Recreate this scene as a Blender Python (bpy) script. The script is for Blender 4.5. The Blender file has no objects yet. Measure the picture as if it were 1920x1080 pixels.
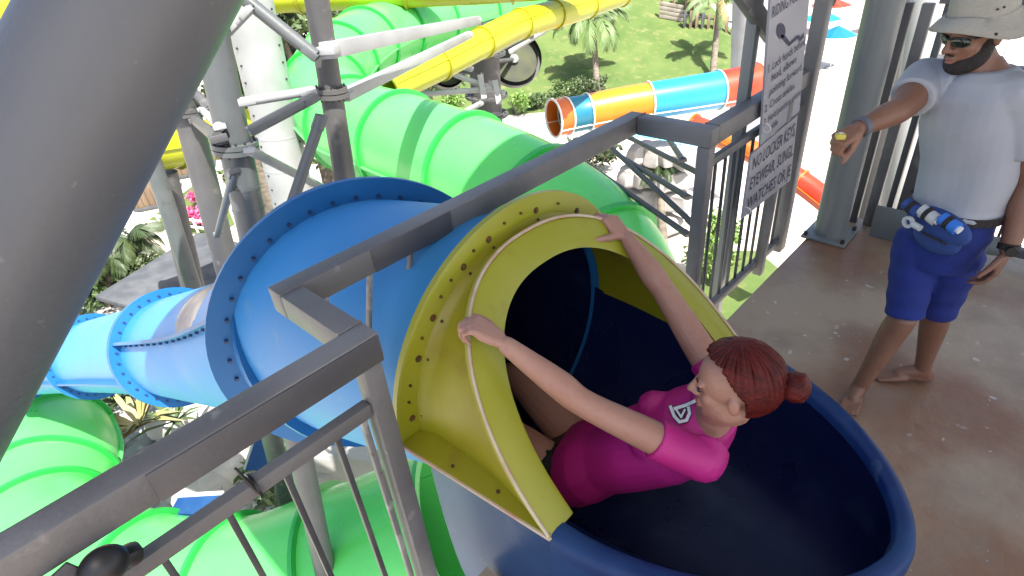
import bpy, bmesh, math, random
import numpy as np
from mathutils import Vector, Matrix, Quaternion
from mathutils.bvhtree import BVHTree

random.seed(7)
rng = np.random.default_rng(7)
scene = bpy.context.scene
COL = scene.collection
PI = math.pi

# ------------------------------------------------------------------ camera
# world: X runs along the front edge of the slide deck, Y points off the deck
# along the blue slide, Z up, deck floor at z = 0
CAM_H = 2.2
PITCH, ROLL, PHI = math.radians(33.0), math.radians(-5.6), math.radians(46.0)
FPX = 1100.0                       # focal length in pixels of a 1920 wide frame
_right = Vector((math.sin(PHI), -math.cos(PHI), 0))
_head = Vector((math.cos(PHI), math.sin(PHI), 0))
_fwd = _head * math.cos(PITCH) - Vector((0, 0, math.sin(PITCH)))
_up = _head * math.sin(PITCH) + Vector((0, 0, math.cos(PITCH)))
CR = _right * math.cos(ROLL) + _up * math.sin(ROLL)
CU = -_right * math.sin(ROLL) + _up * math.cos(ROLL)
CP = Vector((0, 0, CAM_H))
cam_data = bpy.data.cameras.new('camera')
cam = bpy.data.objects.new('camera', cam_data)
COL.objects.link(cam)
cam.matrix_world = Matrix(((CR.x, CU.x, -_fwd.x, CP.x), (CR.y, CU.y, -_fwd.y, CP.y),
                           (CR.z, CU.z, -_fwd.z, CP.z), (0, 0, 0, 1)))
cam_data.sensor_width = 36.0
cam_data.lens = 36.0 * FPX / 1920.0
cam_data.clip_start = 0.05
cam_data.clip_end = 2000
scene.camera = cam

# ------------------------------------------------------------------ light
SUN = Vector((-0.16, -0.45, 0.88)).normalized()       # direction towards the sun
world = bpy.data.worlds.new('World')
scene.world = world
world.use_nodes = True
wn = world.node_tree.nodes
wl = world.node_tree.links
bg = wn['Background']
sky = wn.new('ShaderNodeTexSky')
sky.sky_type = 'NISHITA'
sky.sun_disc = False
sky.sun_elevation = math.asin(SUN.z)
sky.sun_rotation = math.atan2(SUN.x, SUN.y)
sky.air_density = 0.75
sky.dust_density = 3.0
sky.ozone_density = 0.6
wl.new(sky.outputs[0], bg.inputs[0])
bg.inputs[1].default_value = 0.135
sun_data = bpy.data.lights.new('sun', 'SUN')
sun_data.energy = 4.8
sun_data.angle = math.radians(0.5)
sun_data.color = (1.0, 0.96, 0.9)
sun = bpy.data.objects.new('sun', sun_data)
COL.objects.link(sun)
sun.rotation_euler = SUN.to_track_quat('Z', 'Y').to_euler()
sun.location = (0, 0, 30)
scene.view_settings.view_transform = 'Standard'
scene.view_settings.look = 'None'
scene.view_settings.exposure = 1.5
scene.view_settings.gamma = 1.0
scene.view_settings.use_curve_mapping = False

# ------------------------------------------------------------------ placing
def ray(x, y):
    return CR * ((x - 960) / FPX) + CU * ((540 - y) / FPX) + _fwd
def at(x, y, d):
    return CP + ray(x, y) * d
def atz(x, y, z):
    r = ray(x, y)
    return CP + r * ((z - CAM_H) / r.z)
def atx(x, y, X):
    r = ray(x, y)
    return CP + r * (X / r.x)
def aty(x, y, Y):
    r = ray(x, y)
    return CP + r * (Y / r.y)
def V(*a):
    return Vector(a)

# ------------------------------------------------------------------ materials
def srgb(r, g, b):
    f = lambda c: (c / 255 / 12.92) if c / 255 <= 0.04045 else ((c / 255 + 0.055) / 1.055) ** 2.4
    return (f(r), f(g), f(b))
def mat(name, col, rough=0.5, col2=None, nscale=3.0, lo=0.4, hi=0.65, bump=0.0, bscale=40.0,
        metal=0.0, spec=0.5, col3=None, n3=9.0, lo3=0.6, hi3=0.7, detail=5.0, coat=0.0, stretch=None, trans=0.0, rvar=0.0):
    m = bpy.data.materials.new(name)
    m.use_nodes = True
    nt = m.node_tree
    b = nt.nodes['Principled BSDF']
    b.inputs['Roughness'].default_value = rough
    b.inputs['Metallic'].default_value = metal
    b.inputs['Specular IOR Level'].default_value = spec
    b.inputs['Coat Weight'].default_value = coat
    b.inputs['Base Color'].default_value = (*col, 1)
    if trans:
        b.inputs['Subsurface Weight'].default_value = trans
        b.inputs['Subsurface Radius'].default_value = (0.02, 0.01, 0.006)
        b.inputs['Subsurface Scale'].default_value = 0.5
    tc = nt.nodes.new('ShaderNodeTexCoord')
    src = tc.outputs['Object']
    if stretch:
        mp = nt.nodes.new('ShaderNodeMapping')
        mp.inputs['Scale'].default_value = stretch
        nt.links.new(src, mp.inputs[0]); src = mp.outputs[0]
    cur = None
    def layer(prev, c, scale, lo, hi, w):
        n = nt.nodes.new('ShaderNodeTexNoise')
        n.inputs['Scale'].default_value = scale
        n.inputs['Detail'].default_value = detail
        n.noise_dimensions = '4D'
        n.inputs['W'].default_value = w
        nt.links.new(src, n.inputs['Vector'])
        r = nt.nodes.new('ShaderNodeValToRGB')
        r.color_ramp.elements[0].position = lo
        r.color_ramp.elements[1].position = hi
        nt.links.new(n.outputs['Fac'], r.inputs[0])
        mx = nt.nodes.new('ShaderNodeMix'); mx.data_type = 'RGBA'
        nt.links.new(r.outputs[0], mx.inputs[0])
        if prev is None:
            mx.inputs[6].default_value = (*col, 1)
        else:
            nt.links.new(prev, mx.inputs[6])
        mx.inputs[7].default_value = (*c, 1)
        return mx.outputs[2], r.outputs[0]
    fac = None
    if col2 is not None:
        cur, fac = layer(None, col2, nscale, lo, hi, 1.3)
    if col3 is not None:
        cur, _ = layer(cur, col3, n3, lo3, hi3, 7.7)
    if cur is not None:
        nt.links.new(cur, b.inputs['Base Color'])
    if rvar and fac is not None:
        mr = nt.nodes.new('ShaderNodeMapRange')
        mr.inputs['To Min'].default_value = rough
        mr.inputs['To Max'].default_value = rough + rvar
        nt.links.new(fac, mr.inputs[0])
        nt.links.new(mr.outputs[0], b.inputs['Roughness'])
    if bump:
        n = nt.nodes.new('ShaderNodeTexNoise')
        n.inputs['Scale'].default_value = bscale
        n.inputs['Detail'].default_value = 4
        nt.links.new(src, n.inputs['Vector'])
        bp = nt.nodes.new('ShaderNodeBump')
        bp.inputs['Strength'].default_value = bump
        bp.inputs['Distance'].default_value = 0.02
        nt.links.new(n.outputs['Fac'], bp.inputs['Height'])
        nt.links.new(bp.outputs[0], b.inputs['Normal'])
    return m

MT = {}
MT['rail'] = mat('painted_steel', (0.115, 0.112, 0.112), 0.5, (0.175, 0.17, 0.164), 2.2, 0.42, 0.62, 0.12, 60, col3=(0.22, 0.21, 0.2), n3=14, lo3=0.66, hi3=0.74)
MT['rail_dark'] = mat('repainted_steel', (0.06, 0.06, 0.066), 0.45, (0.085, 0.085, 0.09), 3, 0.4, 0.6, 0.08, 60)
MT['baluster'] = mat('dark_bar_steel', (0.045, 0.045, 0.05), 0.45, (0.09, 0.088, 0.085), 6, 0.45, 0.7, 0.08, 60)
MT['worn_bar'] = mat('worn_bar_steel', (0.16, 0.155, 0.15), 0.5, (0.3, 0.29, 0.27), 12, 0.5, 0.6, 0.1, 60, col3=(0.1, 0.05, 0.03), n3=20, lo3=0.62, hi3=0.7)
MT['pole'] = mat('blue_grey_steel', (0.09, 0.094, 0.102), 0.45, (0.12, 0.123, 0.128), 1.2, 0.35, 0.7, 0.12, 35, col3=(0.15, 0.15, 0.152), n3=26, lo3=0.67, hi3=0.72)
MT['column'] = mat('grey_column_steel', (0.075, 0.085, 0.088), 0.45, (0.1, 0.108, 0.11), 1.5, 0.4, 0.65, 0.06, 40, col3=(0.06, 0.055, 0.05), n3=4, lo3=0.64, hi3=0.75)  # grey darkened to stand for shade on the collared column
MT['column_dark'] = mat('dark_column_steel', (0.06, 0.06, 0.062), 0.5, (0.085, 0.083, 0.08), 2, 0.4, 0.65, 0.06, 40, col3=(0.14, 0.13, 0.12), n3=5, lo3=0.62, hi3=0.72)
MT['white_steel'] = mat('white_steel', (0.3, 0.305, 0.305), 0.45, (0.24, 0.245, 0.245), 1.6, 0.4, 0.65, 0.05, 30)
MT['deck_post'] = mat('sage_grey_post', (0.14, 0.16, 0.16), 0.42, (0.175, 0.19, 0.185), 1.4, 0.4, 0.65, 0.06, 30, col3=(0.15, 0.15, 0.14), n3=5, lo3=0.66, hi3=0.8)
MT['bolt'] = mat('bolt_steel', (0.04, 0.04, 0.042), 0.5, metal=0.5)
MT['bolt_blue'] = mat('blue_bolt', (0.01, 0.03, 0.09), 0.5)
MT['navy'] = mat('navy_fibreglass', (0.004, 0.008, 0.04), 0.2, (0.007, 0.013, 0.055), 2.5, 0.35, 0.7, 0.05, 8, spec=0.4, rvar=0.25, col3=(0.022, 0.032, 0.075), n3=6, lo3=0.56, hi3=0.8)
MT['blue_rim'] = mat('blue_rim_fibreglass', (0.004, 0.022, 0.1), 0.38, (0.012, 0.045, 0.135), 3.5, 0.45, 0.65, 0.04, 14, rvar=0.15, spec=0.3, col3=(0.05, 0.09, 0.16), n3=9, lo3=0.66, hi3=0.74)
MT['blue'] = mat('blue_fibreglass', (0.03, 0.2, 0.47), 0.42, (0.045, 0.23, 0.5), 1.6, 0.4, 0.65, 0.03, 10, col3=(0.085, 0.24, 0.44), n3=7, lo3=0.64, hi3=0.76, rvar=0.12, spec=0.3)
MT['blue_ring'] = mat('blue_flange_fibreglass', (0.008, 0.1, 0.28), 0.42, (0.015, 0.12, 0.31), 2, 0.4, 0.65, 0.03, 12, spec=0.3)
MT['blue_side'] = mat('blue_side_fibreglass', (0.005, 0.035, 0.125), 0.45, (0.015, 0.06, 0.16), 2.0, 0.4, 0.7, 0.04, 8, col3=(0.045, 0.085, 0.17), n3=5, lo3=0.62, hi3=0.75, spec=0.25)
MT['yellow'] = mat('olive_yellow_fibreglass', (0.27, 0.265, 0.01), 0.36, (0.25, 0.22, 0.01), 2.2, 0.4, 0.66, 0.04, 10, col3=(0.2, 0.125, 0.018), n3=5.5, lo3=0.55, hi3=0.8, rvar=0.12)
MT['yellow_flange'] = mat('yellow_flange_fibreglass', (0.26, 0.265, 0.01), 0.34, (0.29, 0.29, 0.03), 2.5, 0.42, 0.66, 0.03, 12, rvar=0.1, col3=(0.2, 0.14, 0.015), n3=7, lo3=0.6, hi3=0.85)
MT['bead'] = mat('cream_sealant', (0.5, 0.42, 0.3), 0.6, (0.45, 0.28, 0.2), 9, 0.4, 0.6)
MT['rust'] = mat('rust_stain', (0.12, 0.05, 0.01), 0.7, (0.05, 0.03, 0.01), 20, 0.4, 0.6)
MT['green'] = mat('green_fibreglass', (0.08, 0.52, 0.1), 0.25, (0.1, 0.56, 0.12), 0.8, 0.4, 0.65, 0.02, 6, col3=(0.09, 0.4, 0.1), n3=1.7, lo3=0.6, hi3=0.8, rvar=0.12)
MT['green_ring'] = mat('green_flange_fibreglass', (0.02, 0.32, 0.05), 0.32, (0.025, 0.36, 0.06), 1.2, 0.4, 0.65)
MT['lime'] = mat('lime_yellow_fibreglass', (0.36, 0.39, 0.01), 0.32, (0.33, 0.34, 0.01), 0.9, 0.4, 0.65)
MT['lime_ring'] = mat('lime_flange_fibreglass', (0.3, 0.27, 0.01), 0.35)
MT['orange'] = mat('orange_fibreglass', (0.5, 0.1, 0.012), 0.3, (0.5, 0.13, 0.015), 1, 0.4, 0.6)
MT['amber'] = mat('amber_fibreglass', (0.58, 0.17, 0.008), 0.3, (0.56, 0.2, 0.012), 1, 0.4, 0.6)
MT['red'] = mat('red_fibreglass', (0.42, 0.03, 0.012), 0.3, (0.5, 0.06, 0.02), 1, 0.4, 0.6)
MT['teal'] = mat('teal_fibreglass', (0.01, 0.13, 0.2), 0.3, (0.015, 0.15, 0.22), 1, 0.4, 0.6)
MT['sky_blue'] = mat('sky_blue_fibreglass', (0.015, 0.25, 0.5), 0.25, (0.02, 0.28, 0.52), 1, 0.4, 0.6)
MT['white_trim'] = mat('white_seam', (0.65, 0.62, 0.57), 0.5)
MT['deck'] = None
MT['grass'] = mat('lawn', (0.055, 0.1, 0.018), 0.95, (0.095, 0.135, 0.032), 0.5, 0.35, 0.65, 0.7, 5, col3=(0.16, 0.16, 0.06), n3=2.4, lo3=0.54, hi3=0.75, detail=8)
MT['plaza'] = mat('pale_concrete', (0.55, 0.5, 0.44), 0.85, (0.48, 0.43, 0.37), 0.3, 0.4, 0.65, 0.2, 5, col3=(0.4, 0.35, 0.3), n3=1.2, lo3=0.6, hi3=0.75)
MT['gravel'] = mat('gravel', (0.35, 0.34, 0.32), 0.95, (0.12, 0.11, 0.1), 2.5, 0.45, 0.6, 0.8, 6, col3=(0.5, 0.48, 0.45), n3=4, lo3=0.55, hi3=0.65)
MT['concrete'] = mat('grey_concrete', (0.3, 0.29, 0.275), 0.85, (0.36, 0.345, 0.325), 0.8, 0.4, 0.65, 0.25, 12, col3=(0.2, 0.195, 0.185), n3=2.3, lo3=0.6, hi3=0.75)
MT['rock'] = mat('pale_rock', (0.42, 0.4, 0.37), 0.9, (0.27, 0.255, 0.235), 0.9, 0.4, 0.65, 0.6, 3, col3=(0.52, 0.5, 0.47), n3=2, lo3=0.6, hi3=0.7)
MT['water'] = mat('pool_water', (0.12, 0.5, 0.68), 0.08, (0.3, 0.62, 0.74), 0.25, 0.4, 0.6, 0.15, 3)
MT['shingle'] = mat('dark_roofing', (0.055, 0.06, 0.068), 0.9, (0.09, 0.095, 0.1), 2.5, 0.4, 0.65, 0.4, 12)
MT['timber'] = mat('brown_timber', (0.15, 0.1, 0.06), 0.85, (0.21, 0.155, 0.1), 1.5, 0.4, 0.6, 0.3, 10, stretch=(1, 1, 0.2))
MT['pale_timber'] = mat('weathered_timber', (0.34, 0.3, 0.25), 0.9, (0.25, 0.22, 0.18), 1.2, 0.4, 0.6, 0.3, 8)
MT['beige'] = mat('beige_plaster', (0.55, 0.46, 0.35), 0.85, (0.5, 0.41, 0.31), 0.6, 0.4, 0.65)
MT['white'] = mat('white_paint', (0.75, 0.75, 0.74), 0.5, (0.66, 0.66, 0.65), 1.1, 0.4, 0.65)
MT['trunk'] = mat('palm_trunk', (0.2, 0.17, 0.13), 0.95, (0.12, 0.1, 0.075), 3, 0.4, 0.6, 0.7, 9, stretch=(1, 1, 3))
def leafmat(name, a, b, c):
    m = mat(name, a, 0.55, b, 0.7, 0.35, 0.65, col3=c, n3=2.1, lo3=0.55, hi3=0.75)
    m.node_tree.nodes['Principled BSDF'].inputs['Transmission Weight'].default_value = 0.0
    return m
MT['palm_leaf'] = leafmat('palm_leaf', (0.09, 0.15, 0.045), (0.14, 0.2, 0.07), (0.2, 0.24, 0.1))
MT['dark_leaf'] = leafmat('dark_leaf', (0.025, 0.045, 0.015), (0.05, 0.075, 0.025), (0.09, 0.11, 0.04))
MT['tree_leaf'] = leafmat('tree_leaf', (0.045, 0.085, 0.025), (0.08, 0.12, 0.035), (0.12, 0.15, 0.055))
MT['bright_leaf'] = leafmat('bright_leaf', (0.1, 0.2, 0.03), (0.16, 0.26, 0.05), (0.22, 0.3, 0.08))
MT['dry_leaf'] = leafmat('dry_leaf', (0.3, 0.24, 0.1), (0.22, 0.23, 0.08), (0.36, 0.3, 0.16))
MT['red_leaf'] = leafmat('red_leaf', (0.2, 0.05, 0.035), (0.12, 0.06, 0.03), (0.28, 0.1, 0.06))
MT['pink_flower'] = leafmat('pink_flower', (0.65, 0.07, 0.2), (0.6, 0.13, 0.3), (0.55, 0.05, 0.06))
MT['black'] = mat('black_rubber', (0.012, 0.013, 0.014), 0.4)
MT['shadow_dark'] = mat('olive_shadow', (0.035, 0.04, 0.028), 0.8, (0.06, 0.065, 0.03), 1.5, 0.4, 0.6)  # dark colour in place of shadow on the grass

# wet, rust stained deck concrete with flaked paint
def deck_material():
    m = mat('stained_concrete', (0.36, 0.29, 0.205), 0.45, (0.22, 0.12, 0.07), 1.05, 0.44, 0.58, 0.25, 22,
            col3=(0.22, 0.165, 0.12), n3=2.6, lo3=0.5, hi3=0.72, detail=8, rvar=-0.12)
    nt = m.node_tree
    b = nt.nodes['Principled BSDF']
    prev = b.inputs['Base Color'].links[0].from_socket
    tc = [n for n in nt.nodes if n.type == 'TEX_COORD'][0]
    def chips(prev, scale, thr, colr, wlo, whi, nsc):
        v = nt.nodes.new('ShaderNodeTexNoise'); v.inputs['Scale'].default_value = scale
        v.inputs['Detail'].default_value = 2.5
        nt.links.new(tc.outputs['Object'], v.inputs['Vector'])
        r = nt.nodes.new('ShaderNodeValToRGB')
        r.color_ramp.elements[0].position = thr; r.color_ramp.elements[1].position = thr + 0.03
        nt.links.new(v.outputs['Fac'], r.inputs[0])
        z = nt.nodes.new('ShaderNodeTexNoise'); z.inputs['Scale'].default_value = nsc
        nt.links.new(tc.outputs['Object'], z.inputs['Vector'])
        zr = nt.nodes.new('ShaderNodeValToRGB')
        zr.color_ramp.elements[0].position = wlo; zr.color_ramp.elements[1].position = whi
        nt.links.new(z.outputs['Fac'], zr.inputs[0])
        mu = nt.nodes.new('ShaderNodeMath'); mu.operation = 'MULTIPLY'
        nt.links.new(r.outputs[0], mu.inputs[0]); nt.links.new(zr.outputs[0], mu.inputs[1])
        mx = nt.nodes.new('ShaderNodeMix'); mx.data_type = 'RGBA'
        nt.links.new(mu.outputs[0], mx.inputs[0]); nt.links.new(prev, mx.inputs[6])
        mx.inputs[7].default_value = (*colr, 1)
        return mx.outputs[2]
    prev = chips(prev, 16, 0.67, (0.5, 0.48, 0.45), 0.47, 0.6, 1.1)
    prev = chips(prev, 42, 0.69, (0.33, 0.3, 0.27), 0.42, 0.6, 1.7)
    nt.links.new(prev, b.inputs['Base Color'])
    return m
MT['deck'] = deck_material()

# ------------------------------------------------------------------ mesh helpers
def link(name, me, m=None, parent=None):
    o = bpy.data.objects.new(name, me)
    COL.objects.link(o)
    if m is not None and me is not None:
        me.materials.append(MT[m] if isinstance(m, str) else m)
    if parent is not None:
        o.parent = parent
        o.matrix_parent_inverse = Matrix.Translation(-parent.location) if parent.type == 'EMPTY' else parent.matrix_basis.inverted()
    return o
def tag(o, label, cat, group=None):
    o['label'] = label; o['category'] = cat
    if group: o['group'] = group
    return o
def structure(o):
    o['kind'] = 'structure'; return o
def thing(name, loc, label, cat, group=None):
    o = bpy.data.objects.new(name, None)
    o.empty_display_size = 0.1
    COL.objects.link(o); o.location = loc
    return tag(o, label, cat, group)
def raw(name, verts, faces, m, parent=None, smooth=None):
    me = bpy.data.meshes.new(name)
    me.from_pydata([tuple(v) for v in verts], [], [tuple(f) for f in faces])
    me.update()
    if smooth is not None:
        me.shade_smooth()
        me.set_sharp_from_angle(angle=math.radians(smooth))
    return link(name, me, m, parent)
def from_bm(name, bm, m, parent=None, smooth=None):
    bmesh.ops.recalc_face_normals(bm, faces=bm.faces)
    me = bpy.data.meshes.new(name)
    bm.to_mesh(me); bm.free()
    if smooth is not None:
        me.shade_smooth(); me.set_sharp_from_angle(angle=math.radians(smooth))
    return link(name, me, m, parent)
def rings_mesh(rings, closed=True, cap0=False, cap1=False):
    n = len(rings[0]); vs = []; fs = []
    for r in rings: vs += [tuple(p) for p in r]
    for i in range(len(rings) - 1):
        for j in range(n if closed else n - 1):
            a = i * n + j; b = i * n + (j + 1) % n
            fs.append((a, b, b + n, a + n))
    if cap0: fs.append(tuple(range(n - 1, -1, -1)))
    if cap1: fs.append(tuple(range((len(rings) - 1) * n, len(rings) * n)))
    return vs, fs
def loft(name, rings, m, parent=None, closed=True, cap0=False, cap1=False, smooth=40):
    v, f = rings_mesh(rings, closed, cap0, cap1)
    return raw(name, v, f, m, parent, smooth)
def beam_bm(bm, p0, p1, w, h, up=V(0, 0, 1), bev=0.006, roll=0):
    p0 = Vector(p0); p1 = Vector(p1)
    d = (p1 - p0); L = d.length; d.normalize()
    s = d.cross(up)
    if s.length < 1e-3: s = d.cross(V(0, 1, 0))
    s.normalize(); n = s.cross(d).normalized()
    mtx = Matrix(((s.x, d.x, n.x, 0), (s.y, d.y, n.y, 0), (s.z, d.z, n.z, 0), (0, 0, 0, 1)))
    mtx = Matrix.Translation((p0 + p1) / 2) @ mtx @ Matrix.Diagonal((w, L, h, 1))
    r = bmesh.ops.create_cube(bm, size=1.0, matrix=mtx)
    if bev > 0:
        es = list({e for v in r['verts'] for e in v.link_edges})
        bmesh.ops.bevel(bm, geom=es, offset=bev, segments=2, affect='EDGES', profile=0.5)
def beam(name, p0, p1, w, h, m, parent=None, up=V(0, 0, 1), bev=0.006):
    bm = bmesh.new(); beam_bm(bm, p0, p1, w, h, up, bev)
    return from_bm(name, bm, m, parent, 40)
def box(name, c, s, m, parent=None, rz=0.0, bev=0.01, rx=0.0):
    bm = bmesh.new()
    mtx = Matrix.Translation(Vector(c)) @ Matrix.Rotation(rz, 4, 'Z') @ Matrix.Rotation(rx, 4, 'X') @ Matrix.Diagonal((*s, 1))
    bmesh.ops.create_cube(bm, size=1.0, matrix=mtx)
    if bev > 0:
        bmesh.ops.bevel(bm, geom=list(bm.edges), offset=bev, segments=2, affect='EDGES', profile=0.5)
    return from_bm(name, bm, m, parent, 40)
def frame_of(d):
    d = Vector(d).normalized()
    s = d.cross(V(0, 0, 1))
    if s.length < 1e-3: s = V(1, 0, 0)
    s.normalize()
    return d, s, s.cross(d).normalized()
def circle(c, d, r, n, a0=0.0, a1=2 * PI, full=True):
    d, s, u = frame_of(d)
    k = n if full else n - 1
    return [Vector(c) + (s * math.cos(a0 + (a1 - a0) * i / k) + u * math.sin(a0 + (a1 - a0) * i / k)) * r for i in range(n)]
def tube(name, p0, p1, r0, m, parent=None, r1=None, seg=20, cap=True):
    p0 = Vector(p0); p1 = Vector(p1); d = p1 - p0
    r1 = r0 if r1 is None else r1
    return loft(name, [circle(p0, d, r0, seg), circle(p1, d, r1, seg)], m, parent, True, cap, cap, 40)
def flange(name, c, d, ri, ro, th, m, parent=None, seg=48, a0=0, a1=2 * PI, full=True):
    d = Vector(d).normalized(); c = Vector(c)
    prof = [(ri, -th / 2), (ro, -th / 2), (ro, th / 2), (ri, th / 2)]
    rings = []
    base = circle(V(0, 0, 0), d, 1.0, seg, a0, a1, full)
    for b in base:
        rings.append([c + b * r + d * t for r, t in prof])
    v, f = [], []
    for r in rings: v += r
    k = seg if full else seg - 1
    for i in range(k):
        for j in range(4):
            a = i * 4 + j; b = i * 4 + (j + 1) % 4
            e = ((i + 1) % seg) * 4
            f.append((a, b, e + (j + 1) % 4, e + j))
    if not full:
        f.append((3, 2, 1, 0)); n = (seg - 1) * 4
        f.append((n, n + 1, n + 2, n + 3))
    return raw(name, v, f, m, parent, 35)
def disc_stud(name, c, d, r, h, m, parent, seg=8):
    c = Vector(c); d = Vector(d).normalized()
    return tube(name, c, c + d * h, r, m, parent, r * 0.85, seg)
def catmull(pts, n):
    P = [Vector(p) for p in pts]
    P = [P[0] * 2 - P[1]] + P + [P[-1] * 2 - P[-2]]
    out = []
    for i in range(1, len(P) - 2):
        for k in range(n):
            t = k / n
            a, b, c, d = P[i - 1], P[i], P[i + 1], P[i + 2]
            out.append(0.5 * ((2 * b) + (c - a) * t + (2 * a - 5 * b + 4 * c - d) * t * t + (3 * b - a - 3 * c + d) * t ** 3))
    out.append(P[-2].copy())
    return out
def slide_tube(root, pts, radii, breaks, mats, ring_m, n=10, seg=32, flange_w=0.08, seam=True, seam_m=None, ring_th=0.06, seam_a=0.0, bolts=0, bolt_m='bolt'):
    """enclosed slide: sections between bolted rings, longitudinal seam flanges"""
    path = catmull(pts, n)
    rr = []
    for i in range(len(radii) - 1):
        rr += [radii[i] + (radii[i + 1] - radii[i]) * k / n for k in range(n)]
    rr.append(radii[-1])
    T = []
    for i in range(len(path)):
        a = path[max(0, i - 1)]; b = path[min(len(path) - 1, i + 1)]
        T.append((b - a).normalized())
    idx = [min(len(path) - 1, int(round(b * n))) for b in breaks]
    for q in range(len(idx) - 1):
        i0, i1 = idx[q], idx[q + 1]
        rings = [circle(path[i], T[i], rr[i], seg) for i in range(i0, i1 + 1)]
        m = mats[q % len(mats)]
        sec = loft('tube_section', rings, m, root, True, False, False, 60)
        if seam:
            for sgn, aa in ((1, seam_a), (-1, PI - seam_a)):
                rg = []
                for i in range(i0, i1 + 1):
                    d, s, u = frame_of(T[i])
                    o = s * math.cos(aa) + u * math.sin(aa)
                    tn = u * math.cos(aa) - s * math.sin(aa)
                    c = path[i] + o * (rr[i] - 0.01)
                    rg.append([c + tn * 0.015, c + o * (flange_w * 0.85) + tn * 0.015, c + o * (flange_w * 0.85) - tn * 0.015, c - tn * 0.015])
                loft('seam_flange', rg, seam_m or ring_m, sec, True, True, True, 30)
    for q, i in enumerate(idx):
        f = flange('joint_ring', path[i], T[i], rr[i] - 0.015, rr[i] + flange_w, ring_th, ring_m, root, 56)
        if bolts:
            d, s, u = frame_of(T[i])
            for k in range(bolts):
                a = 2 * PI * (k + 0.5) / bolts
                c = path[i] + (s * math.cos(a) + u * math.sin(a)) * (rr[i] + flange_w * 0.35)
                disc_stud('bolt', c - d * ring_th / 2, -d, 0.014, 0.014, bolt_m, f, 6)
    return path, T, rr
# ------------------------------------------------------------------ setting
GZ = -9.0
def sheet(name, pts, m, z=None):
    return structure(raw(name, pts, [tuple(range(len(pts)))], m))
sheet('ground', [(-700, -700, GZ), (700, -700, GZ), (700, 700, GZ), (-700, 700, GZ)], 'plaza')

# grassy hill across the park
def hill_z(x, y):
    # distance along the view heading
    s = x * _head.x + y * _head.y
    l = x * _right.x + y * _right.y
    t = max(0.0, min(1.0, (s - 35.0 - 0.06 * abs(l - 4)) / 30.0))
    t = t * t * (3 - 2 * t)
    e = max(0.0, 1 - max(0.0, (abs(l - 4.0) - 13.0) / 5.0))
    e = e * e * (3 - 2 * e)
    return GZ - 0.12 + 7.2 * t * e + 0.25 * math.sin(x * 0.31 + 1) * math.sin(y * 0.27) * t * e
vs, fs = [], []
NU, NV = 90, 70
for j in range(NV):
    for i in range(NU):
        l = -22 + 60 * i / (NU - 1); s = 33 + 75 * j / (NV - 1)
        p = _right * l + _head * s
        vs.append((p.x, p.y, hill_z(p.x, p.y)))
for j in range(NV - 1):
    for i in range(NU - 1):
        a = j * NU + i
        fs.append((a, a + 1, a + 1 + NU, a + NU))
hill = structure(raw('hill', vs, fs, 'grass', None, 60))
_hv = np.array(vs)

# deck floor with a cut-out for the slide tub
bm = bmesh.new()
def slab(x0, x1, y0, y1, z0, z1):
    bmesh.ops.create_cube(bm, size=1.0, matrix=Matrix.Translation(((x0 + x1) / 2, (y0 + y1) / 2, (z0 + z1) / 2)) @ Matrix.Diagonal((x1 - x0, y1 - y0, z1 - z0, 1)))
DY = 1.13
slab(-4.0, 0.80, -6.0, DY, -0.2, 0.0)
slab(2.075, 4.62, -6.0, DY, -0.2, 0.0)
slab(0.80, 2.075, -6.0, -0.07, -0.2, 0.0)
slab(1.85, 2.075, -0.07, 0.1, -0.2, 0.0)
slab(0.80, 1.0, -0.07, 0.1, -0.2, 0.0)
structure(from_bm('deck_floor', bm, 'deck'))
# canopy over the deck (above the frame, it shades the deck and the start of the slide)
bm = bmesh.new()
beam_bm(bm, (-1.12, -3.05, 5.6), (9.0, -3.05, 5.6), 9.9, 0.15, bev=0.02)
structure(from_bm('canopy_roof', bm, 'white_steel'))

# ------------------------------------------------------------------ blue water slide with yellow hood
RZ = 0.55           # rim height
CX = 1.424
blue = thing('blue_water_slide', (CX, 0.76, 0.0), 'blue body slide with navy start tub and olive yellow entrance hood', 'water slide')
Y0 = 0.764
def tub_w(Y, W):
    L = Y0 + 0.075
    if Y >= Y0: return W
    t = min(1.0, (Y0 - Y) / L)
    return W * max(0.0, 1 - t ** 1.75) ** (1 / 1.75)
def tub_section(Y, W, depth, n=36):
    w = tub_w(Y, W)
    k = (w / W)
    d = depth * min(1, k ** 0.45) if k > 0 else 0
    out = []
    for i in range(n + 1):
        a = PI + PI * i / n
        cx = math.cos(a); sz = math.sin(a)
        out.append(V(CX + w * math.copysign(abs(cx) ** 0.62, cx), Y, RZ - d * abs(sz) ** 0.7))
    return out
ys = [-0.0745 + 0.0008, -0.07, -0.06, -0.045, -0.02, 0.02, 0.08, 0.15, 0.24, 0.34, 0.45, 0.55, 0.65, Y0, 0.9, 1.05, 1.2, 1.32, 1.43, 1.5]
WI = 0.545
rings = []
for Y in ys:
    if Y <= Y0:
        rings.append(tub_section(Y + 0.062 * max(0, (Y0 - Y) / (Y0 + 0.075)), WI, 0.55))
    else:
        t = min(1.0, (Y - Y0) / (1.43 - Y0))
        A = tub_section(Y0, WI, 0.55)
        Bc = [V(CX + 0.015 + 0.595 * math.cos(PI + PI * i / 36), Y, RZ - 0.01 + 0.595 * math.sin(PI + PI * i / 36)) for i in range(37)]
        rings.append([V(a.x + (b.x - a.x) * t, Y, a.z + (b.z - a.z) * t) for a, b in zip(A, Bc)])
basin = loft('start_tub', rings, 'navy', blue, False, False, False, 60)
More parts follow.
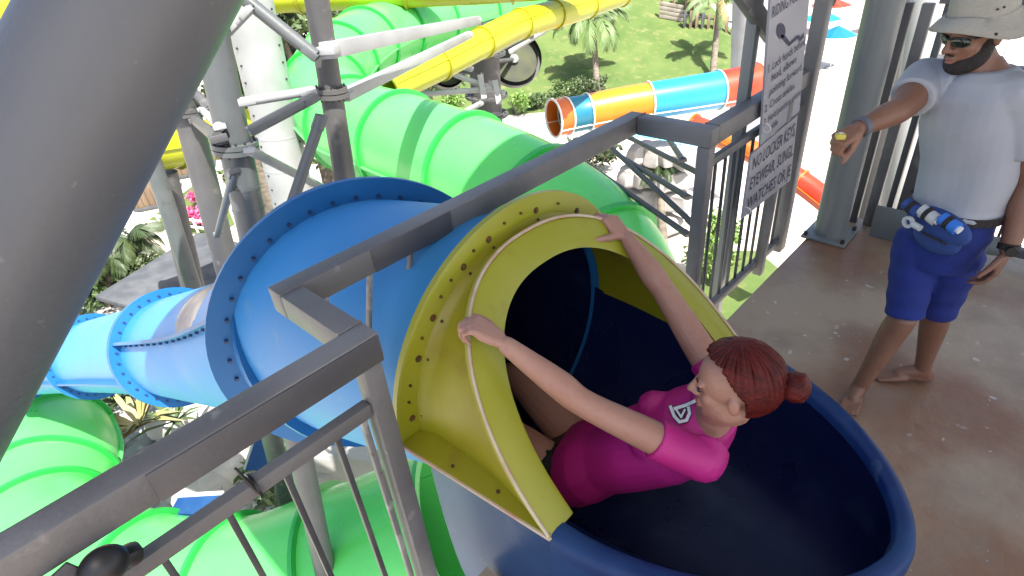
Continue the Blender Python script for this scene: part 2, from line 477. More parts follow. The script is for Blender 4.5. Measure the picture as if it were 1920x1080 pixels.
# rim: follows the U outline
def outline(W, off, n=80):
    pts = []
    L = Y0 + 0.075 - off
    for i in range(n + 1):
        a = PI * i / n
        c = math.cos(a); s = math.sin(a)
        e = 2 / 1.75
        pts.append((CX - W * math.copysign(abs(c) ** e, c), Y0 - L * abs(s) ** e))
    return pts
prof = []
Lin = outline(WI + 0.002, 0.062); Lout = outline(0.635, 0.0)
rg = []
for (xi, yi), (xo, yo) in zip(Lin, Lout):
    mx, my = (xi + xo) / 2, (yi + yo) / 2
    rg.append([V(xi, yi, RZ - 0.03), V(xi * 0.93 + xo * 0.07, yi * 0.93 + yo * 0.07, RZ - 0.004), V(xi * 0.8 + xo * 0.2, yi * 0.8 + yo * 0.2, RZ + 0.008), V(mx, my, RZ + 0.011),
               V(xi * 0.2 + xo * 0.8, yi * 0.2 + yo * 0.8, RZ + 0.008), V(xi * 0.06 + xo * 0.94, yi * 0.06 + yo * 0.94, RZ - 0.002), V(xo, yo, RZ - 0.02), V(xo, yo, RZ - 0.06)])
loft('rim', rg, 'blue_rim', basin, False, False, False, 50)
# outer skin of the tub and of the trough below the hood
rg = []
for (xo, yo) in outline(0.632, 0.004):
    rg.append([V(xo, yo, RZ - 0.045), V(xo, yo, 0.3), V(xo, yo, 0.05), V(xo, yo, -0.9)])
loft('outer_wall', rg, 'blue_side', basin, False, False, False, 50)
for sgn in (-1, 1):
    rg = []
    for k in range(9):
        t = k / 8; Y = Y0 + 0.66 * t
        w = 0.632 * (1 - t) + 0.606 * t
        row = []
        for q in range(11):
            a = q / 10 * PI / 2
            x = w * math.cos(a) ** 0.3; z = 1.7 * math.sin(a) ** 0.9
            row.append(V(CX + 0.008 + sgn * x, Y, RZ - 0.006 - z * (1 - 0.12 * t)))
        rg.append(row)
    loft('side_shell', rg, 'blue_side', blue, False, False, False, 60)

# yellow hood
def sup(v, n=2.35):
    return math.copysign(abs(v) ** (2 / n), v)
def hood_front(a, ax, az):
    h = az * sup(math.sin(a))
    return V(CX + ax * sup(math.cos(a)), Y0 + 1.0 * h, RZ + h)
NH = 60
HA = [PI * i / NH for i in range(NH + 1)]
IN, OUT = (0.512, 0.515), (0.632, 0.612)
RCX, RZ2, RY, RF, RO = CX + 0.017, RZ, 1.43, 0.6, 0.708
fr = []
for a in HA:
    i0 = hood_front(a, *IN); o0 = hood_front(a, *OUT)
    nrm = V(0, -0.71, 0.71) * 0.006
    mid = (i0 + o0) / 2 + nrm
    fr.append([i0 + V(0, 0.03, 0), i0, i0 * 0.9 + o0 * 0.1 + nrm * 0.8, mid, i0 * 0.1 + o0 * 0.9 + nrm * 0.8, o0, o0 + V(0, 0.02, -0.004)])
hood = loft('front_flange', fr, 'yellow_flange', blue, False, True, True, 40)
hood.name = 'entrance_hood'
sh, shi = [], []
for a in HA:
    o0 = hood_front(a, OUT[0] - 0.004, OUT[1] - 0.004); i0 = hood_front(a, IN[0] + 0.004, IN[1] + 0.004)
    r0 = V(RCX + RF * math.cos(a), RY, RZ + 0.002 + RF * math.sin(a))
    r1 = V(RCX + (RF - 0.025) * math.cos(a), RY + 0.03, RZ + 0.002 + (RF - 0.025) * math.sin(a))
    row = []
    for k in range(11):
        t = k / 10
        c = o0.lerp(r0, t)
        dip = -0.03 * math.sin(PI * t)                 # the shell is slightly waisted
        c = c + V(math.cos(a), 0, math.sin(a)) * dip
        row.append(c)
    # small fillet up to the flange
    row[-1] = row[-1] + V(math.cos(a), 0, math.sin(a)) * 0.02
    sh.append(row)
    shi.append([i0.lerp(r1, k / 10) for k in range(11)])
loft('hood_shell', sh, 'yellow', hood, False, False, False, 50)
loft('hood_lining', shi, 'yellow', hood, False, False, False, 50)
flr = []
for a in HA:
    c, s = math.cos(a), math.sin(a)
    P = lambda r, y: V(RCX + r * c, y, RZ + 0.002 + r * s)
    flr.append([P(RF - 0.02, RY + 0.03), P(RF - 0.02, RY), P(RO - 0.012, RY), P(RO, RY + 0.006), P(RO, RY + 0.03)])
rear = loft('rear_flange', flr, 'yellow_flange', hood, False, True, True, 35)
# pale sealant bead along the outer edge of the front
bd = []
for a in HA:
    c = hood_front(a, OUT[0] + 0.001, OUT[1] + 0.001) + V(0, -0.004, 0.004)
    rad = V(math.cos(a), 0, math.sin(a)); o2 = V(0, -1, 0)
    bd.append([c + (rad * math.cos(t) + o2 * math.sin(t)) * 0.0065 for t in [2 * PI * k / 8 for k in range(8)]])
loft('sealant_bead', bd, 'bead', hood, True, True, True, 60)
# base flanges of the hood on the rim
for sgn in (-1, 1):
    xf = CX + sgn * 0.632; xr = RCX + sgn * RO; xi = RCX + sgn * (RF - 0.03)
    top = [V(xf, Y0 - 0.006, RZ + 0.012), V(xr, RY - 0.001, RZ + 0.012), V(xi, RY - 0.001, RZ + 0.012), V(CX + sgn * 0.56, Y0 + 0.05, RZ + 0.012)]
    bot = [p - V(0, 0, 0.02) for p in top]
    v = top + bot
    f = [(0, 1, 2, 3), (7, 6, 5, 4)] + [(i, i + 4, (i + 1) % 4 + 4, (i + 1) % 4) for i in range(4)]
    raw('base_flange', v, f, 'yellow', hood)
    e0 = V(xf - sgn * -0.003, Y0 - 0.006, RZ + 0.004); e1 = V(xr + sgn * 0.003, RY, RZ + 0.004)
    tube('edge_strip', e0, e1, 0.007, 'bead', hood, seg=6)
# bolts and stains on the rear flange
for k, (a, big) in enumerate([(8, 1), (15, 0), (21, 0), (30, 1), (37, 0), (44, 1), (51, 0), (57, 0), (63, 1), (69, 0), (76, 1), (84, 0), (92, 0), (100, 1), (112, 0), (125, 1), (140, 0), (155, 1), (170, 0)]):
    an = PI - math.radians(a)
    rr_ = 0.66 if not big else 0.645
    c = V(RCX + rr_ * math.cos(an), RY, RZ + rr_ * math.sin(an))
    disc_stud('bolt', c, V(0, -1, 0), 0.0095 if big else 0.006, 0.008, 'rust', rear, 10)
    if big:
        flange('stain_ring', c + V(0, -0.0015, 0), V(0, 1, 0), 0.008, 0.0135, 0.003, 'rust', rear, 14)
        c2 = c + V(math.cos(an) * -0.035, -0.012, math.sin(an) * -0.035)
        disc_stud('bolt', c2, V(0, -1, 0), 0.006, 0.006, 'rust', rear, 8)
disc_stud('bolt', (CX - 0.615, 1.0, RZ + 0.012), (0, 0, 1), 0.008, 0.006, 'rust', hood, 8)
disc_stud('bolt', (CX - 0.64, 1.2, RZ + 0.012), (0, 0, 1), 0.007, 0.006, 'rust', hood, 8)

# blue tube
S0 = V(RCX, RY + 0.03, RZ - 0.01); S1 = V(1.35, 2.6, 0.235); S2 = at(335, 650, 6.1); S3 = at(178, 668, 8.2); S4 = at(40, 690, 10.6); S5 = at(-140, 720, 13.5)
d01 = V(0.33, 1, -0.03).normalized()
rg = []
nst = 14
for k in range(nst + 1):
    t = k / nst
    c = S0.lerp(S1, t)
    dd = V(0, 1, 0).lerp(d01, t).normalized()
    # stays full at the ring, tapers to the hood
    r = 0.598 + (0.745 - 0.598) * (t ** 0.8)
    rg.append(circle(c, dd, r, 56))
sec0 = loft('tube_section', rg, 'blue', blue, True, False, False, 60)
f1 = flange('joint_ring', S1, d01, 0.73, 0.865, 0.03, 'blue_ring', blue, 72)
f1b = flange('joint_ring', S1 + d01 * 0.05, d01, 0.72, 0.85, 0.035, 'blue_ring', blue, 72)
dd, ss, uu = frame_of(d01)
for k in range(40):
    a = 2 * PI * (k + 0.3) / 40
    c = S1 - d01 * 0.015 + (ss * math.cos(a) + uu * math.sin(a)) * 0.77
    disc_stud('bolt', c, -d01, 0.011, 0.02, 'bolt_blue', f1, 6)
pa, Ta, ra = slide_tube(blue, [S1 + d01 * 0.07 + (S2 - S1).normalized() * 0.05, S1.lerp(S2, 0.5) + V(0.03, 0, -0.06), S2], [0.65, 0.56, 0.52], [0, 2],
           ['blue'], 'blue_ring', n=10, seg=48, flange_w=0.1, seam=True, seam_m='blue_ring', ring_th=0.035, seam_a=0.62, bolts=34, bolt_m='bolt_blue')
for i in range(1, 20):      # bolts along the upper seam
    d_, s_, u_ = frame_of(Ta[i])
    o_ = -s_ * math.cos(0.62) + u_ * math.sin(0.62); t_ = u_ * math.cos(0.62) + s_ * math.sin(0.62)
    disc_stud('bolt', pa[i] + o_ * (ra[i] + 0.035) - t_ * 0.016, -t_, 0.015, 0.016, 'bolt_blue', blue, 6)
slide_tube(blue, [S2 + (S3 - S2).normalized() * 0.06, S3, S4, S5], [0.52, 0.5, 0.5, 0.5], [0, 1, 2, 3],
           ['blue'], 'blue_ring', n=12, seg=48, flange_w=0.1, seam=True, seam_m='blue_ring', ring_th=0.035, seam_a=-0.12, bolts=34, bolt_m='bolt_blue')
# dark gel coat lining of the first section, seen through the hood
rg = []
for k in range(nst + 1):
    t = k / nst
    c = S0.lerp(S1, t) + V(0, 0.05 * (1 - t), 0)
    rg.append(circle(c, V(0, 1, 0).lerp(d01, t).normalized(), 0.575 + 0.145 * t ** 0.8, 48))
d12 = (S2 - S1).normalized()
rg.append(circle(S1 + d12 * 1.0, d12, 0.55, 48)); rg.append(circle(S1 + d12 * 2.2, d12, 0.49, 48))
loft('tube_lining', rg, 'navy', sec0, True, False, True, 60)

# ------------------------------------------------------------------ guard rail round the slide mouth
ZT = 1.2
RL, RFQ = 1.31, 1.745
g1 = thing('guard_rail', (0.63, RL, 0), 'grey box steel guard rail in the foreground jogging out over the blue tube', 'railing')
hw = 0.075
def rail(p0, p1, m='rail', w=0.085, h=0.1, parent=None, name='top_rail'):
    return beam(name, p0, p1, w, h, m, parent, bev=0.008)
zc = ZT - 0.05
rail((-1.6, RL, zc), (0.672, RL, zc), parent=g1)
rail((0.63, RL + 0.044, zc), (0.63, RFQ - 0.044, zc), parent=g1, w=0.084, h=0.098)
rail((0.588, RFQ, zc), (2.772, RFQ, zc), parent=g1)
rail((2.73, RFQ - 0.044, zc), (2.73, RL - 0.044, zc), parent=g1, w=0.084, h=0.098)
beam('post', (0.63, RL, ZT - 0.101), (0.63, RL, -0.3), 0.066, 0.066, 'rail', g1, up=V(0, 1, 0), bev=0.006)
for x_, y_, dx_, dy_ in ((0.588, RL + 0.045, 0.084, 0), (0.588, RFQ - 0.045, 0.084, 0), (2.688, RFQ - 0.045, 0.084, 0), (2.774, RL - 0.04, 0, 0.08)):
    pts_ = [V(x_ + dx_ * k / 16, y_ + dy_ * k / 16, ZT - 0.001 + 0.0015 * math.sin(k * 2.1)) for k in range(17)]
    loft('weld_bead', [circle(p, V(dx_, dy_, 0), 0.0045 + 0.0012 * math.sin(i * 2.6), 6) for i, p in enumerate(pts_)], 'rail', g1, True, True, True, 60)
# repainted patch on the side of the near rail
beam('patch_plate', (0.02, RL - 0.0445, zc - 0.003), (0.665, RL - 0.0445, zc - 0.003), 0.006, 0.093, 'rail_dark', g1, bev=0.002)
beam('patch_plate', (0.95, RFQ - 0.0445, zc), (1.34, RFQ - 0.0445, zc), 0.006, 0.094, 'rail_dark', g1, bev=0.002)
beam('lower_rail', (-1.6, RL, 0.93), (0.595, RL, 0.93), 0.04, 0.05, 'rail', g1, bev=0.004)
for k in range(12):
    x = 0.47 - 0.17 * k
    beam('baluster', (x, RL, 0.903), (x, RL, -0.25), 0.018, 0.018, 'baluster', g1, up=V(0, 1, 0), bev=0.002)
beam('baluster', (0.575, RL + 0.02, 0.9), (0.575, RL + 0.02, -0.25), 0.02, 0.02, 'worn_bar', g1, up=V(0, 1, 0), bev=0.002)
beam('lower_rail', (-1.6, RL, -0.2), (0.6, RL, -0.2), 0.04, 0.04, 'rail', g1, bev=0.004)
# bars hanging down to the hood flange
for (a, b) in (((697, 500), (690, 720)), ((775, 455), (733, 835)), ((612, 545), (618, 640))):
    p = aty(*a, RFQ); q = aty(*b, RFQ - 0.12)
    beam('hanger_bar', (p.x, p.y, ZT - 0.06), q, 0.014, 0.022, 'worn_bar', g1, up=V(0, 1, 0), bev=0.002)
# black rounded clamp on the rail, bottom left of the picture
cl = thing('rail_clamp', atz(195, 1050, 1.1), 'dark rounded clamp fixed to the near rail at the lower left', 'clamp')
c = aty(195, 1062, RL - 0.075)
bm = bmesh.new()
bmesh.ops.create_icosphere(bm, subdivisions=4, radius=0.05, matrix=Matrix.Translation(c) @ Matrix.Diagonal((1.0, 0.8, 0.95, 1)))
from_bm('knob', bm, 'black', cl, 60)
beam('jaw', c + V(0.0, 0.03, -0.03), c + V(0.07, 0.035, -0.055), 0.05, 0.05, 'black', cl, bev=0.018)
beam('strap', c + V(-0.035, 0.012, 0.03), c + V(-0.2, 0.012, -0.02), 0.012, 0.06, 'rail_dark', cl, bev=0.004)
zt = thing('cable_tie', aty(465, 905, RL), 'short black cable tie sticking up from the lower bar', 'cable tie')
p, q = aty(441, 878, RL - 0.03), aty(490, 930, RL - 0.03)
loft('tail', [circle(p, q - p, 0.0035, 8), circle(p.lerp(q, 0.5), q - p, 0.005, 8), circle(q, q - p, 0.004, 8)], 'black', zt, True, True, True)
flange('loop', (q.x, RL, 0.93), V(1, 0, 0), 0.036, 0.043, 0.009, 'black', zt, 16)

# side fence beyond the slide, with the two notice boards
g2 = thing('side_fence', (2.73, RL, 0), 'grey steel side fence with thin dark bars behind the notice boards', 'fence')
rail((2.773, RL, zc), (4.12, RL, zc), parent=g2)
beam('post', (2.73, RL, ZT - 0.101), (2.73, RL, -0.25), 0.07, 0.07, 'rail', g2, up=V(0, 1, 0))
beam('lower_rail', (2.765, RL, 0.99), (4.12, RL, 0.99), 0.035, 0.045, 'rail', g2, bev=0.004)
beam('lower_rail', (2.765, RL - 0.02, -0.02), (4.12, RL - 0.02, -0.02), 0.04, 0.05, 'rail', g2, bev=0.004)
for k in range(11):
    x = 2.86 + 0.115 * k
    beam('baluster', (x, RL, 0.968), (x, RL - 0.01, 0.004), 0.016, 0.016, 'baluster', g2, up=V(0, 1, 0), bev=0.002)
beam('post', (3.62, RL - 0.05, ZT - 0.1), (3.62, RL - 0.05, -0.1), 0.06, 0.06, 'rail', g2, up=V(0, 1, 0))
beam('post', (3.25, RL + 0.06, 2.4), (3.25, RL + 0.06, -0.3), 0.06, 0.06, 'deck_post', g2, up=V(0, 1, 0))
beam('post', (4.02, RL - 0.02, 2.6), (4.02, RL - 0.02, -0.1), 0.1, 0.08, 'rail', g2, up=V(0, 1, 0))
beam('brace', aty(1446, 66, RL + 0.04), aty(1380, -30, RL + 0.04), 0.05, 0.09, 'rail', g2)
beam('brace', (4.06, RL - 0.03, 1.55), (4.3, RL - 0.2, 2.3), 0.04, 0.07, 'rail', g2)
beam('cross_bar', (3.5, RL - 0.0, 2.32), (4.35, RL - 0.0, 2.32), 0.05, 0.16, 'column', g2)

# right hand deck column
dc = thing('deck_column', (4.24, 1.02, 0), 'thick round sage grey column at the corner of the deck', 'column')
ctop = V(4.24, 1.02, 5.52)
loft('shaft', [circle(V(4.24, 1.02, 0.0) , V(0, 0, 1), 0.105, 40), circle(ctop, V(0, 0, 1), 0.105, 40)], 'deck_post', dc, True, True, True)
box('base_plate', (4.24, 1.02, 0.012), (0.3, 0.3, 0.024), 'deck_post', dc)
for sx in (-1, 1):
    for sy in (-1, 1):
        tube('bolt', (4.24 + sx * .125, 1.02 + sy * .125, 0.022), (4.24 + sx * .125, 1.02 + sy * .125, 0.05), 0.014, 'bolt', dc, seg=6)

# back railing on the far side of the deck
g3 = thing('back_railing', (4.42, -0.5, 0), 'grey back railing with upright plates behind the man', 'railing')
XB = 4.45
beam('top_rail', (XB, 0.78, 1.15), (XB, -5.0, 1.15), 0.08, 0.1, 'rail', g3, up=V(0, 0, 1))
beam('bottom_rail', (XB, 0.2, 0.1), (XB, -5.0, 0.1), 0.05, 0.06, 'column', g3)
for k in range(44):
    y = 0.1 - 0.115 * k
    beam('baluster', (XB, y, 1.1), (XB, y, 0.128), 0.016, 0.016, 'baluster', g3, up=V(0, 1, 0), bev=0.002)
for y, w in ((0.62, 0.13), (0.44, 0.09), (0.26, 0.05)):
    beam('post', (XB, y, 1.097), (XB, y, 0.0), w, 0.08, 'column_dark' if w > 0.1 else 'column', g3, up=V(1, 0, 0))
for px_, w_, m_, zt_ in ((1640, 0.05, 'column_dark', 1.5), (1672, 0.065, 'rail', 1.5), (1706, 0.04, 'column', 1.5)):
    y_ = atx(px_, 260, XB + 0.1).y
    beam('upright_plate', (XB + 0.1, y_, zt_), (XB + 0.1, y_, 0.0), w_, 0.05, m_, g3, up=V(1, 0, 0))
beam('head_beam', (XB + 0.1, 0.8, 1.55), (XB + 0.1, 0.1, 1.55), 0.06, 0.1, 'rail', g3)
beam('kick_plate', (XB - 0.065, 0.8, 0.12), (XB - 0.065, 0.18, 0.12), 0.02, 0.24, 'deck_post', g3)
tube('foot_pipe', (XB - 0.12, 0.55, 0.1), (XB - 0.1, 0.05, 0.16), 0.06, 'deck_post', g3)
for y in (-1.2, -2.4, -3.6):
    beam('post', (XB, y, 1.097), (XB, y, 0.0), 0.07, 0.07, 'rail', g3, up=V(0, 1, 0))

# ------------------------------------------------------------------ big slanting pole in the foreground
p0 = at(300, -80, 1.5); p1 = at(-112, 700, 1.5)
dpole = (p1 - p0).normalized()
bp = thing('slanting_pole', p1 + dpole * 3.0, 'thick dark blue grey pole slanting across the upper left foreground', 'pole')
bp.location = p1 + dpole * 2.0
loft('shaft', [circle(p0 - dpole * 1.6, dpole, 0.205, 64), circle(p1 + dpole * 2.0, dpole, 0.205, 64)], 'pole', bp, True, True, True)
flange('collar', p1 + dpole * 1.2, dpole, 0.213, 0.26, 0.03, 'pole', bp, 40)
# ------------------------------------------------------------------ steel support columns of the slide tower
def lean_column(name, a, b, d, r, m, label, collars=(), group=None, zb=GZ, ext=2.0, seg=32, seams=()):
    """column through two picture points, foot on the ground"""
    P = at(*a, d)
    r1 = ray(*b); h = math.hypot(P.x, P.y) / math.hypot(r1.x, r1.y)
    Q = CP + r1 * h
    dr = (Q - P).normalized()
    foot = P + dr * ((zb - P.z) / dr.z)
    top = P - dr * ext
    t = thing(name, foot, label, 'column', group)
    loft('shaft', [circle(top, dr, r, seg), circle(foot, dr, r, seg)], m, t, True, True, True)
    tube('base_plate', foot, foot - dr * 0.06, r * 1.7, m, t, seg=24)
    for cy in collars:
        # picture height of a bolted collar
        k = (cy - a[1]) / (b[1] - a[1])
        c = P.lerp(Q, k)
        for o in (-0.022, 0.022):
            fl = flange('collar', c + dr * o, dr, r - 0.01, r * 1.42, 0.036, m, t, 32)
            dd, s, u = frame_of(dr)
            for q in range(14):
                an = 2 * PI * q / 14
                disc_stud('bolt', c + dr * (o + (0.018 if o > 0 else -0.018)) + (s * math.cos(an) + u * math.sin(an)) * r * 1.22, dr * (1 if o > 0 else -1), r * 0.09, 0.02, 'bolt', fl, 6)
    for cy in seams:
        k = (cy - a[1]) / (b[1] - a[1])
        flange('weld_seam', P.lerp(Q, k), dr, r - 0.01, r + 0.004, 0.02, m, t, 32)
    return t, P, Q, dr
c1, P1, Q1, D1 = lean_column('support_column', (404, 100), (474, 430), 4.2, 0.122, 'column', 'grey round column with a bolted collar left of the white column', [262], 'round steel columns of the slide tower', seams=(340, 385))
c2, P2, Q2, D2 = lean_column('support_column', (594, 0), (650, 355), 4.4, 0.092, 'column_dark', 'dark slim column in front of the green slide bend', [158], 'round steel columns of the slide tower')
c0, P0, Q0, D0 = lean_column('support_column', (345, 190), (418, 470), 6.2, 0.14, 'column_dark', 'dark column with a pale collar just right of the slanting pole', [205], 'round steel columns of the slide tower', ext=0.1)
cw, PW, QW, DW = lean_column('support_column', (478, 60), (556, 400), 9.5, 0.385, 'white_steel', 'broad white column behind the grey collared column', [], 'round steel columns of the slide tower', seams=(238, 300))
for k in range(16):   # rivets up the side of the white column
    c = PW.lerp(QW, -0.1 + k * 0.085)
    s = DW.cross(-ray(500, 200)).normalized()
    f = (CP - c).normalized()
    for sg in (-1, 1):
        disc_stud('rivet', c + (s * 0.82 * sg + f * 0.58).normalized() * 0.385, (s * 0.82 * sg + f * 0.58), 0.02, 0.02, 'bolt', cw, 6)
c3, P3, Q3, D3 = lean_column('support_column', (904, 60), (916, 245), 17, 0.46, 'column_dark', 'dark broad column with white struts behind the yellow slide', [98, 175, 212], 'round steel columns of the slide tower', ext=0.3)
c4, P4, Q4, D4 = lean_column('support_column', (1408, 0), (1400, 190), 26, 0.78, 'white_steel', 'pale column behind the riding position board', [], 'round steel columns of the slide tower', seams=(62,))
c5, P5, Q5, D5 = lean_column('support_column', (298, 340), (350, 500), 14.0, 0.2, 'column', 'grey strut column under the yellow tube on the left', [], 'round steel columns of the slide tower', ext=0.6)
c6, P6, Q6, D6 = lean_column('support_column', (1672, 60), (1622, 420), 7.5, 0.16, 'column_dark', 'grey column right of the thick deck column', [], 'round steel columns of the slide tower', ext=0.6)
c7, P7, Q7, D7 = lean_column('support_column', (1722, 40), (1690, 300), 8.5, 0.24, 'white_steel', 'pale column beside the head of the man', [], 'round steel columns of the slide tower', ext=0.6)
c8, P8, Q8, D8 = lean_column('support_column', (310, 330), (345, 470), 15, 0.3, 'column_dark', 'short dark column directly beneath the yellow tube on the left', [], 'round steel columns of the slide tower', ext=0.1)

def strut(pa, pb, r, m, label, square=False, name='brace', group='steel braces between the columns'):
    t = thing(name, (pa + pb) / 2, label, 'brace', group)
    if square:
        beam('bar', pa, pb, r * 2, r * 2.2, m, t, bev=0.006)
    else:
        tube('bar', pa, pb, r, m, t, seg=14)
    dr = (pb - pa).normalized()
    for e, s in ((pa, 1), (pb, -1)):
        beam('end_plate', e - dr * s * 0.02, e + dr * s * 0.1, r * 2.5, r * 1.1, m, t, bev=0.004)
    return t
strut(at(455, -5, 4.2), at(592, 105, 4.4), 0.05, 'column', 'grey round brace running down from the top edge to the dark column')
strut(at(452, 192, 4.25), at(588, 170, 4.4), 0.035, 'white_steel', 'spotted level brace between the grey column and the dark column')
strut(at(470, 245, 4.2), at(590, 182, 4.4), 0.042, 'column', 'grey brace rising from the collar to the dark column')
strut(at(470, 283, 4.2), at(625, 362, 5.6), 0.036, 'white_steel', 'pale brace crossing the foot of the white column')
strut(at(602, 220, 4.4), at(528, 440, 4.4), 0.042, 'column', 'grey brace dropping steeply from the dark column')
strut(at(470, 15, 4.2), at(425, 62, 4.25), 0.035, 'white_steel', 'stub of white brace against the slanting pole')
strut(at(365, 225, 6.2), at(410, 260, 4.3), 0.05, 'column_dark', 'dark brace between the two left columns')
strut(at(378, 205, 6.15), at(412, 238, 4.3), 0.035, 'white_steel', 'bright short brace above the collar of the grey column')
strut(at(440, 322, 4.25), at(408, 440, 6.1), 0.035, 'column', 'grey upright brace below the collar of the grey column')
strut(at(340, 150, 6.3), at(395, 205, 6.0), 0.05, 'column_dark', 'dark knee brace beside the slanting pole')
strut(at(612, 95, 4.4), at(895, 38, 9.0), 0.055, 'white_steel', 'long white box beam crossing the top of the green bend', True)
strut(at(645, 180, 5.2), at(880, 65, 9.6), 0.048, 'white_steel', 'white box beam rising to the right beside the yellow slide', True)
# struts on the broad dark column
for a, b, l in (((795, 118), (945, 175), 'white strut slanting down to the broad dark column'), ((770, 178), (935, 166), 'low white strut running level to the broad dark column'),
                ((845, 105), (900, 88), 'upper short white strut left of the broad dark column'), ((800, 112), (885, 130), 'grey strut just under the yellow slide'),
                ((955, 98), (1085, 18), 'long white strut rising right to the yellow slide end'), ((915, 102), (1000, 60), 'short white strut above the right shadow disc'),
                ((860, 215), (905, 192), 'lowest white strut on the left of the broad dark column')):
    strut(at(*a, 16.6), at(*b, 16.4), 0.075, 'white_steel', l)
for k, (x, y) in enumerate(((900, 140), (928, 150))):
    t = tag(beam('gusset_plate', at(x, y, 16.3), at(x + 8, y + 45, 16.3), 0.16, 0.03, 'white_steel', bev=0.01), ('wider' if k == 0 else 'narrower') + ' white gusset plate standing on the broad dark column', 'plate')
# trusses below the deck, seen past the far end of the rail
for a, b, l in (((1150, 285), (1290, 370), 'upper dark truss bar below the side fence'), ((1130, 262), (1300, 420), 'long truss bar in front of the boulders'),
                ((1090, 300), (1290, 440), 'lower truss bar in front of the boulders'), ((1240, 240), (1280, 300), 'short truss bar beside the fence post'),
                ((1180, 258), (1320, 330), 'thin truss bar under the rail corner')):
    strut(at(*a, 7.6), at(*b, 5.6), 0.03, 'column_dark', l)

# ------------------------------------------------------------------ green slide
gs = thing('green_water_slide', at(760, 265, 9.0), 'bright green enclosed slide curling behind the guard rail', 'water slide')
gp = [at(1010, -15, 19.5), at(870, 30, 17), at(745, 60, 14.8), at(655, 105, 12.8), at(612, 170, 11.4), at(660, 235, 9.9), at(755, 272, 8.9), at(880, 320, 8.0), at(1010, 385, 7.3), at(1120, 480, 6.7), at(1180, 620, 6.2)]
slide_tube(gs, gp, [0.78, 0.78, 0.78, 0.78, 0.78, 0.77, 0.76, 0.75, 0.74, 0.72, 0.72], [0, 0.8, 1.4, 2, 2.6, 3.2, 4, 5, 6, 7, 8, 9, 10], ['green'], 'green_ring', n=10, seg=44, flange_w=0.06, seam=True, seam_m='green', ring_th=0.06, seam_a=-0.12, bolts=30, bolt_m='green_ring')
gl = thing('green_water_slide', at(300, 1000, 8.0), 'lower green enclosed slide seen through the near railing bars', 'water slide')
gp = [at(-150, 690, 15), at(50, 775, 13), at(112, 865, 11.5), at(80, 985, 10.3), at(230, 1090, 9.3), at(450, 1120, 8.6), at(650, 1065, 8.2), at(860, 990, 7.9)]
slide_tube(gl, gp, [1.0, 1.0, 1.02, 1.06, 1.1, 1.12, 1.12, 1.12], [0, 1, 1.6, 2.3, 3, 3.6, 4.2, 5, 6, 7], ['green'], 'green_ring', n=10, seg=44, flange_w=0.09, seam=True, seam_m='green', ring_th=0.06, seam_a=-0.05, bolts=36)

# ------------------------------------------------------------------ yellow slides
ys1 = thing('yellow_water_slide', at(930, 70, 20), 'yellow enclosed slide descending left in front of the grassy hill', 'water slide')
slide_tube(ys1, [at(1165, -12, 17), at(1075, 18, 15.5), at(985, 42, 14), at(905, 80, 12.8), at(825, 122, 11.8), at(728, 168, 10.9)], [0.33, 0.33, 0.33, 0.31, 0.29, 0.27],
           [0, 0.7, 1.4, 2.1, 3, 4, 5], ['lime'], 'lime_ring', n=10, seg=28, flange_w=0.035, seam=True, seam_m='lime', ring_th=0.05, seam_a=0.5)
ys2 = thing('yellow_water_slide', at(700, -10, 14), 'yellow slide running level along the top edge of the picture', 'water slide')
slide_tube(ys2, [at(380, 2, 14), at(560, -8, 14), at(760, -16, 14), at(960, -26, 14), at(1130, -42, 14)], [0.36] * 5, [0, 1, 2, 3, 4], ['lime'], 'lime_ring', n=8, seg=28, flange_w=0.05, seam=True, seam_m='lime', seam_a=0.4)
ys3 = thing('yellow_water_slide', at(310, 270, 15), 'yellow slide section resting on columns right of the slanting pole', 'water slide')
slide_tube(ys3, [at(150, 305, 13.5), at(250, 288, 14.2), at(330, 276, 15), at(400, 262, 16), at(480, 236, 17.5)], [0.5, 0.5, 0.5, 0.48, 0.46], [0, 1, 2, 3, 4], ['lime'], 'lime_ring', n=10, seg=32, flange_w=0.07, seam=True, seam_m='lime', seam_a=0.15)
ys4 = thing('yellow_water_slide', at(0, 40, 8), 'yellow slide in the top left corner behind the slanting pole', 'water slide')
slide_tube(ys4, [at(-230, 190, 8), at(-70, 90, 8), at(30, 10, 8.2), at(130, -90, 8.6), at(230, -200, 9)], [0.62] * 5, [0, 1, 2, 3, 4], ['lime'], 'lime_ring', n=10, seg=40, flange_w=0.06, seam=True, seam_m='lime', seam_a=0.5, bolts=24)

# ------------------------------------------------------------------ orange and blue slide
os_ = thing('striped_water_slide', at(1200, 190, 22), 'orange, blue and red striped slide at the foot of the hill', 'water slide')
slide_tube(os_, [at(1038, 222, 19.5), at(1090, 212, 19.8), at(1180, 195, 20), at(1290, 178, 20.2), at(1385, 162, 20.4), at(1470, 144, 20.6)],
           [0.6, 0.58, 0.6, 0.62, 0.64, 0.64], [0, 0.5, 1.2, 2.35, 3.55, 4.4, 5], ['orange', 'teal', 'amber', 'sky_blue', 'red', 'amber'], 'white_trim', n=12, seg=36, flange_w=0.05, seam=True, seam_m='white_trim', ring_th=0.05, seam_a=-0.5)
os2 = thing('striped_water_slide', at(1350, 250, 17), 'red and orange slide bend glimpsed below the side fence rail', 'water slide')
slide_tube(os2, [at(1300, 235, 17), at(1350, 255, 16.5), at(1420, 290, 16), at(1500, 340, 15.5), at(1560, 385, 15)], [0.3] * 5, [0, 1, 2, 3, 4], ['red', 'orange', 'red', 'red'], 'orange', n=8, seg=28, flange_w=0.05)

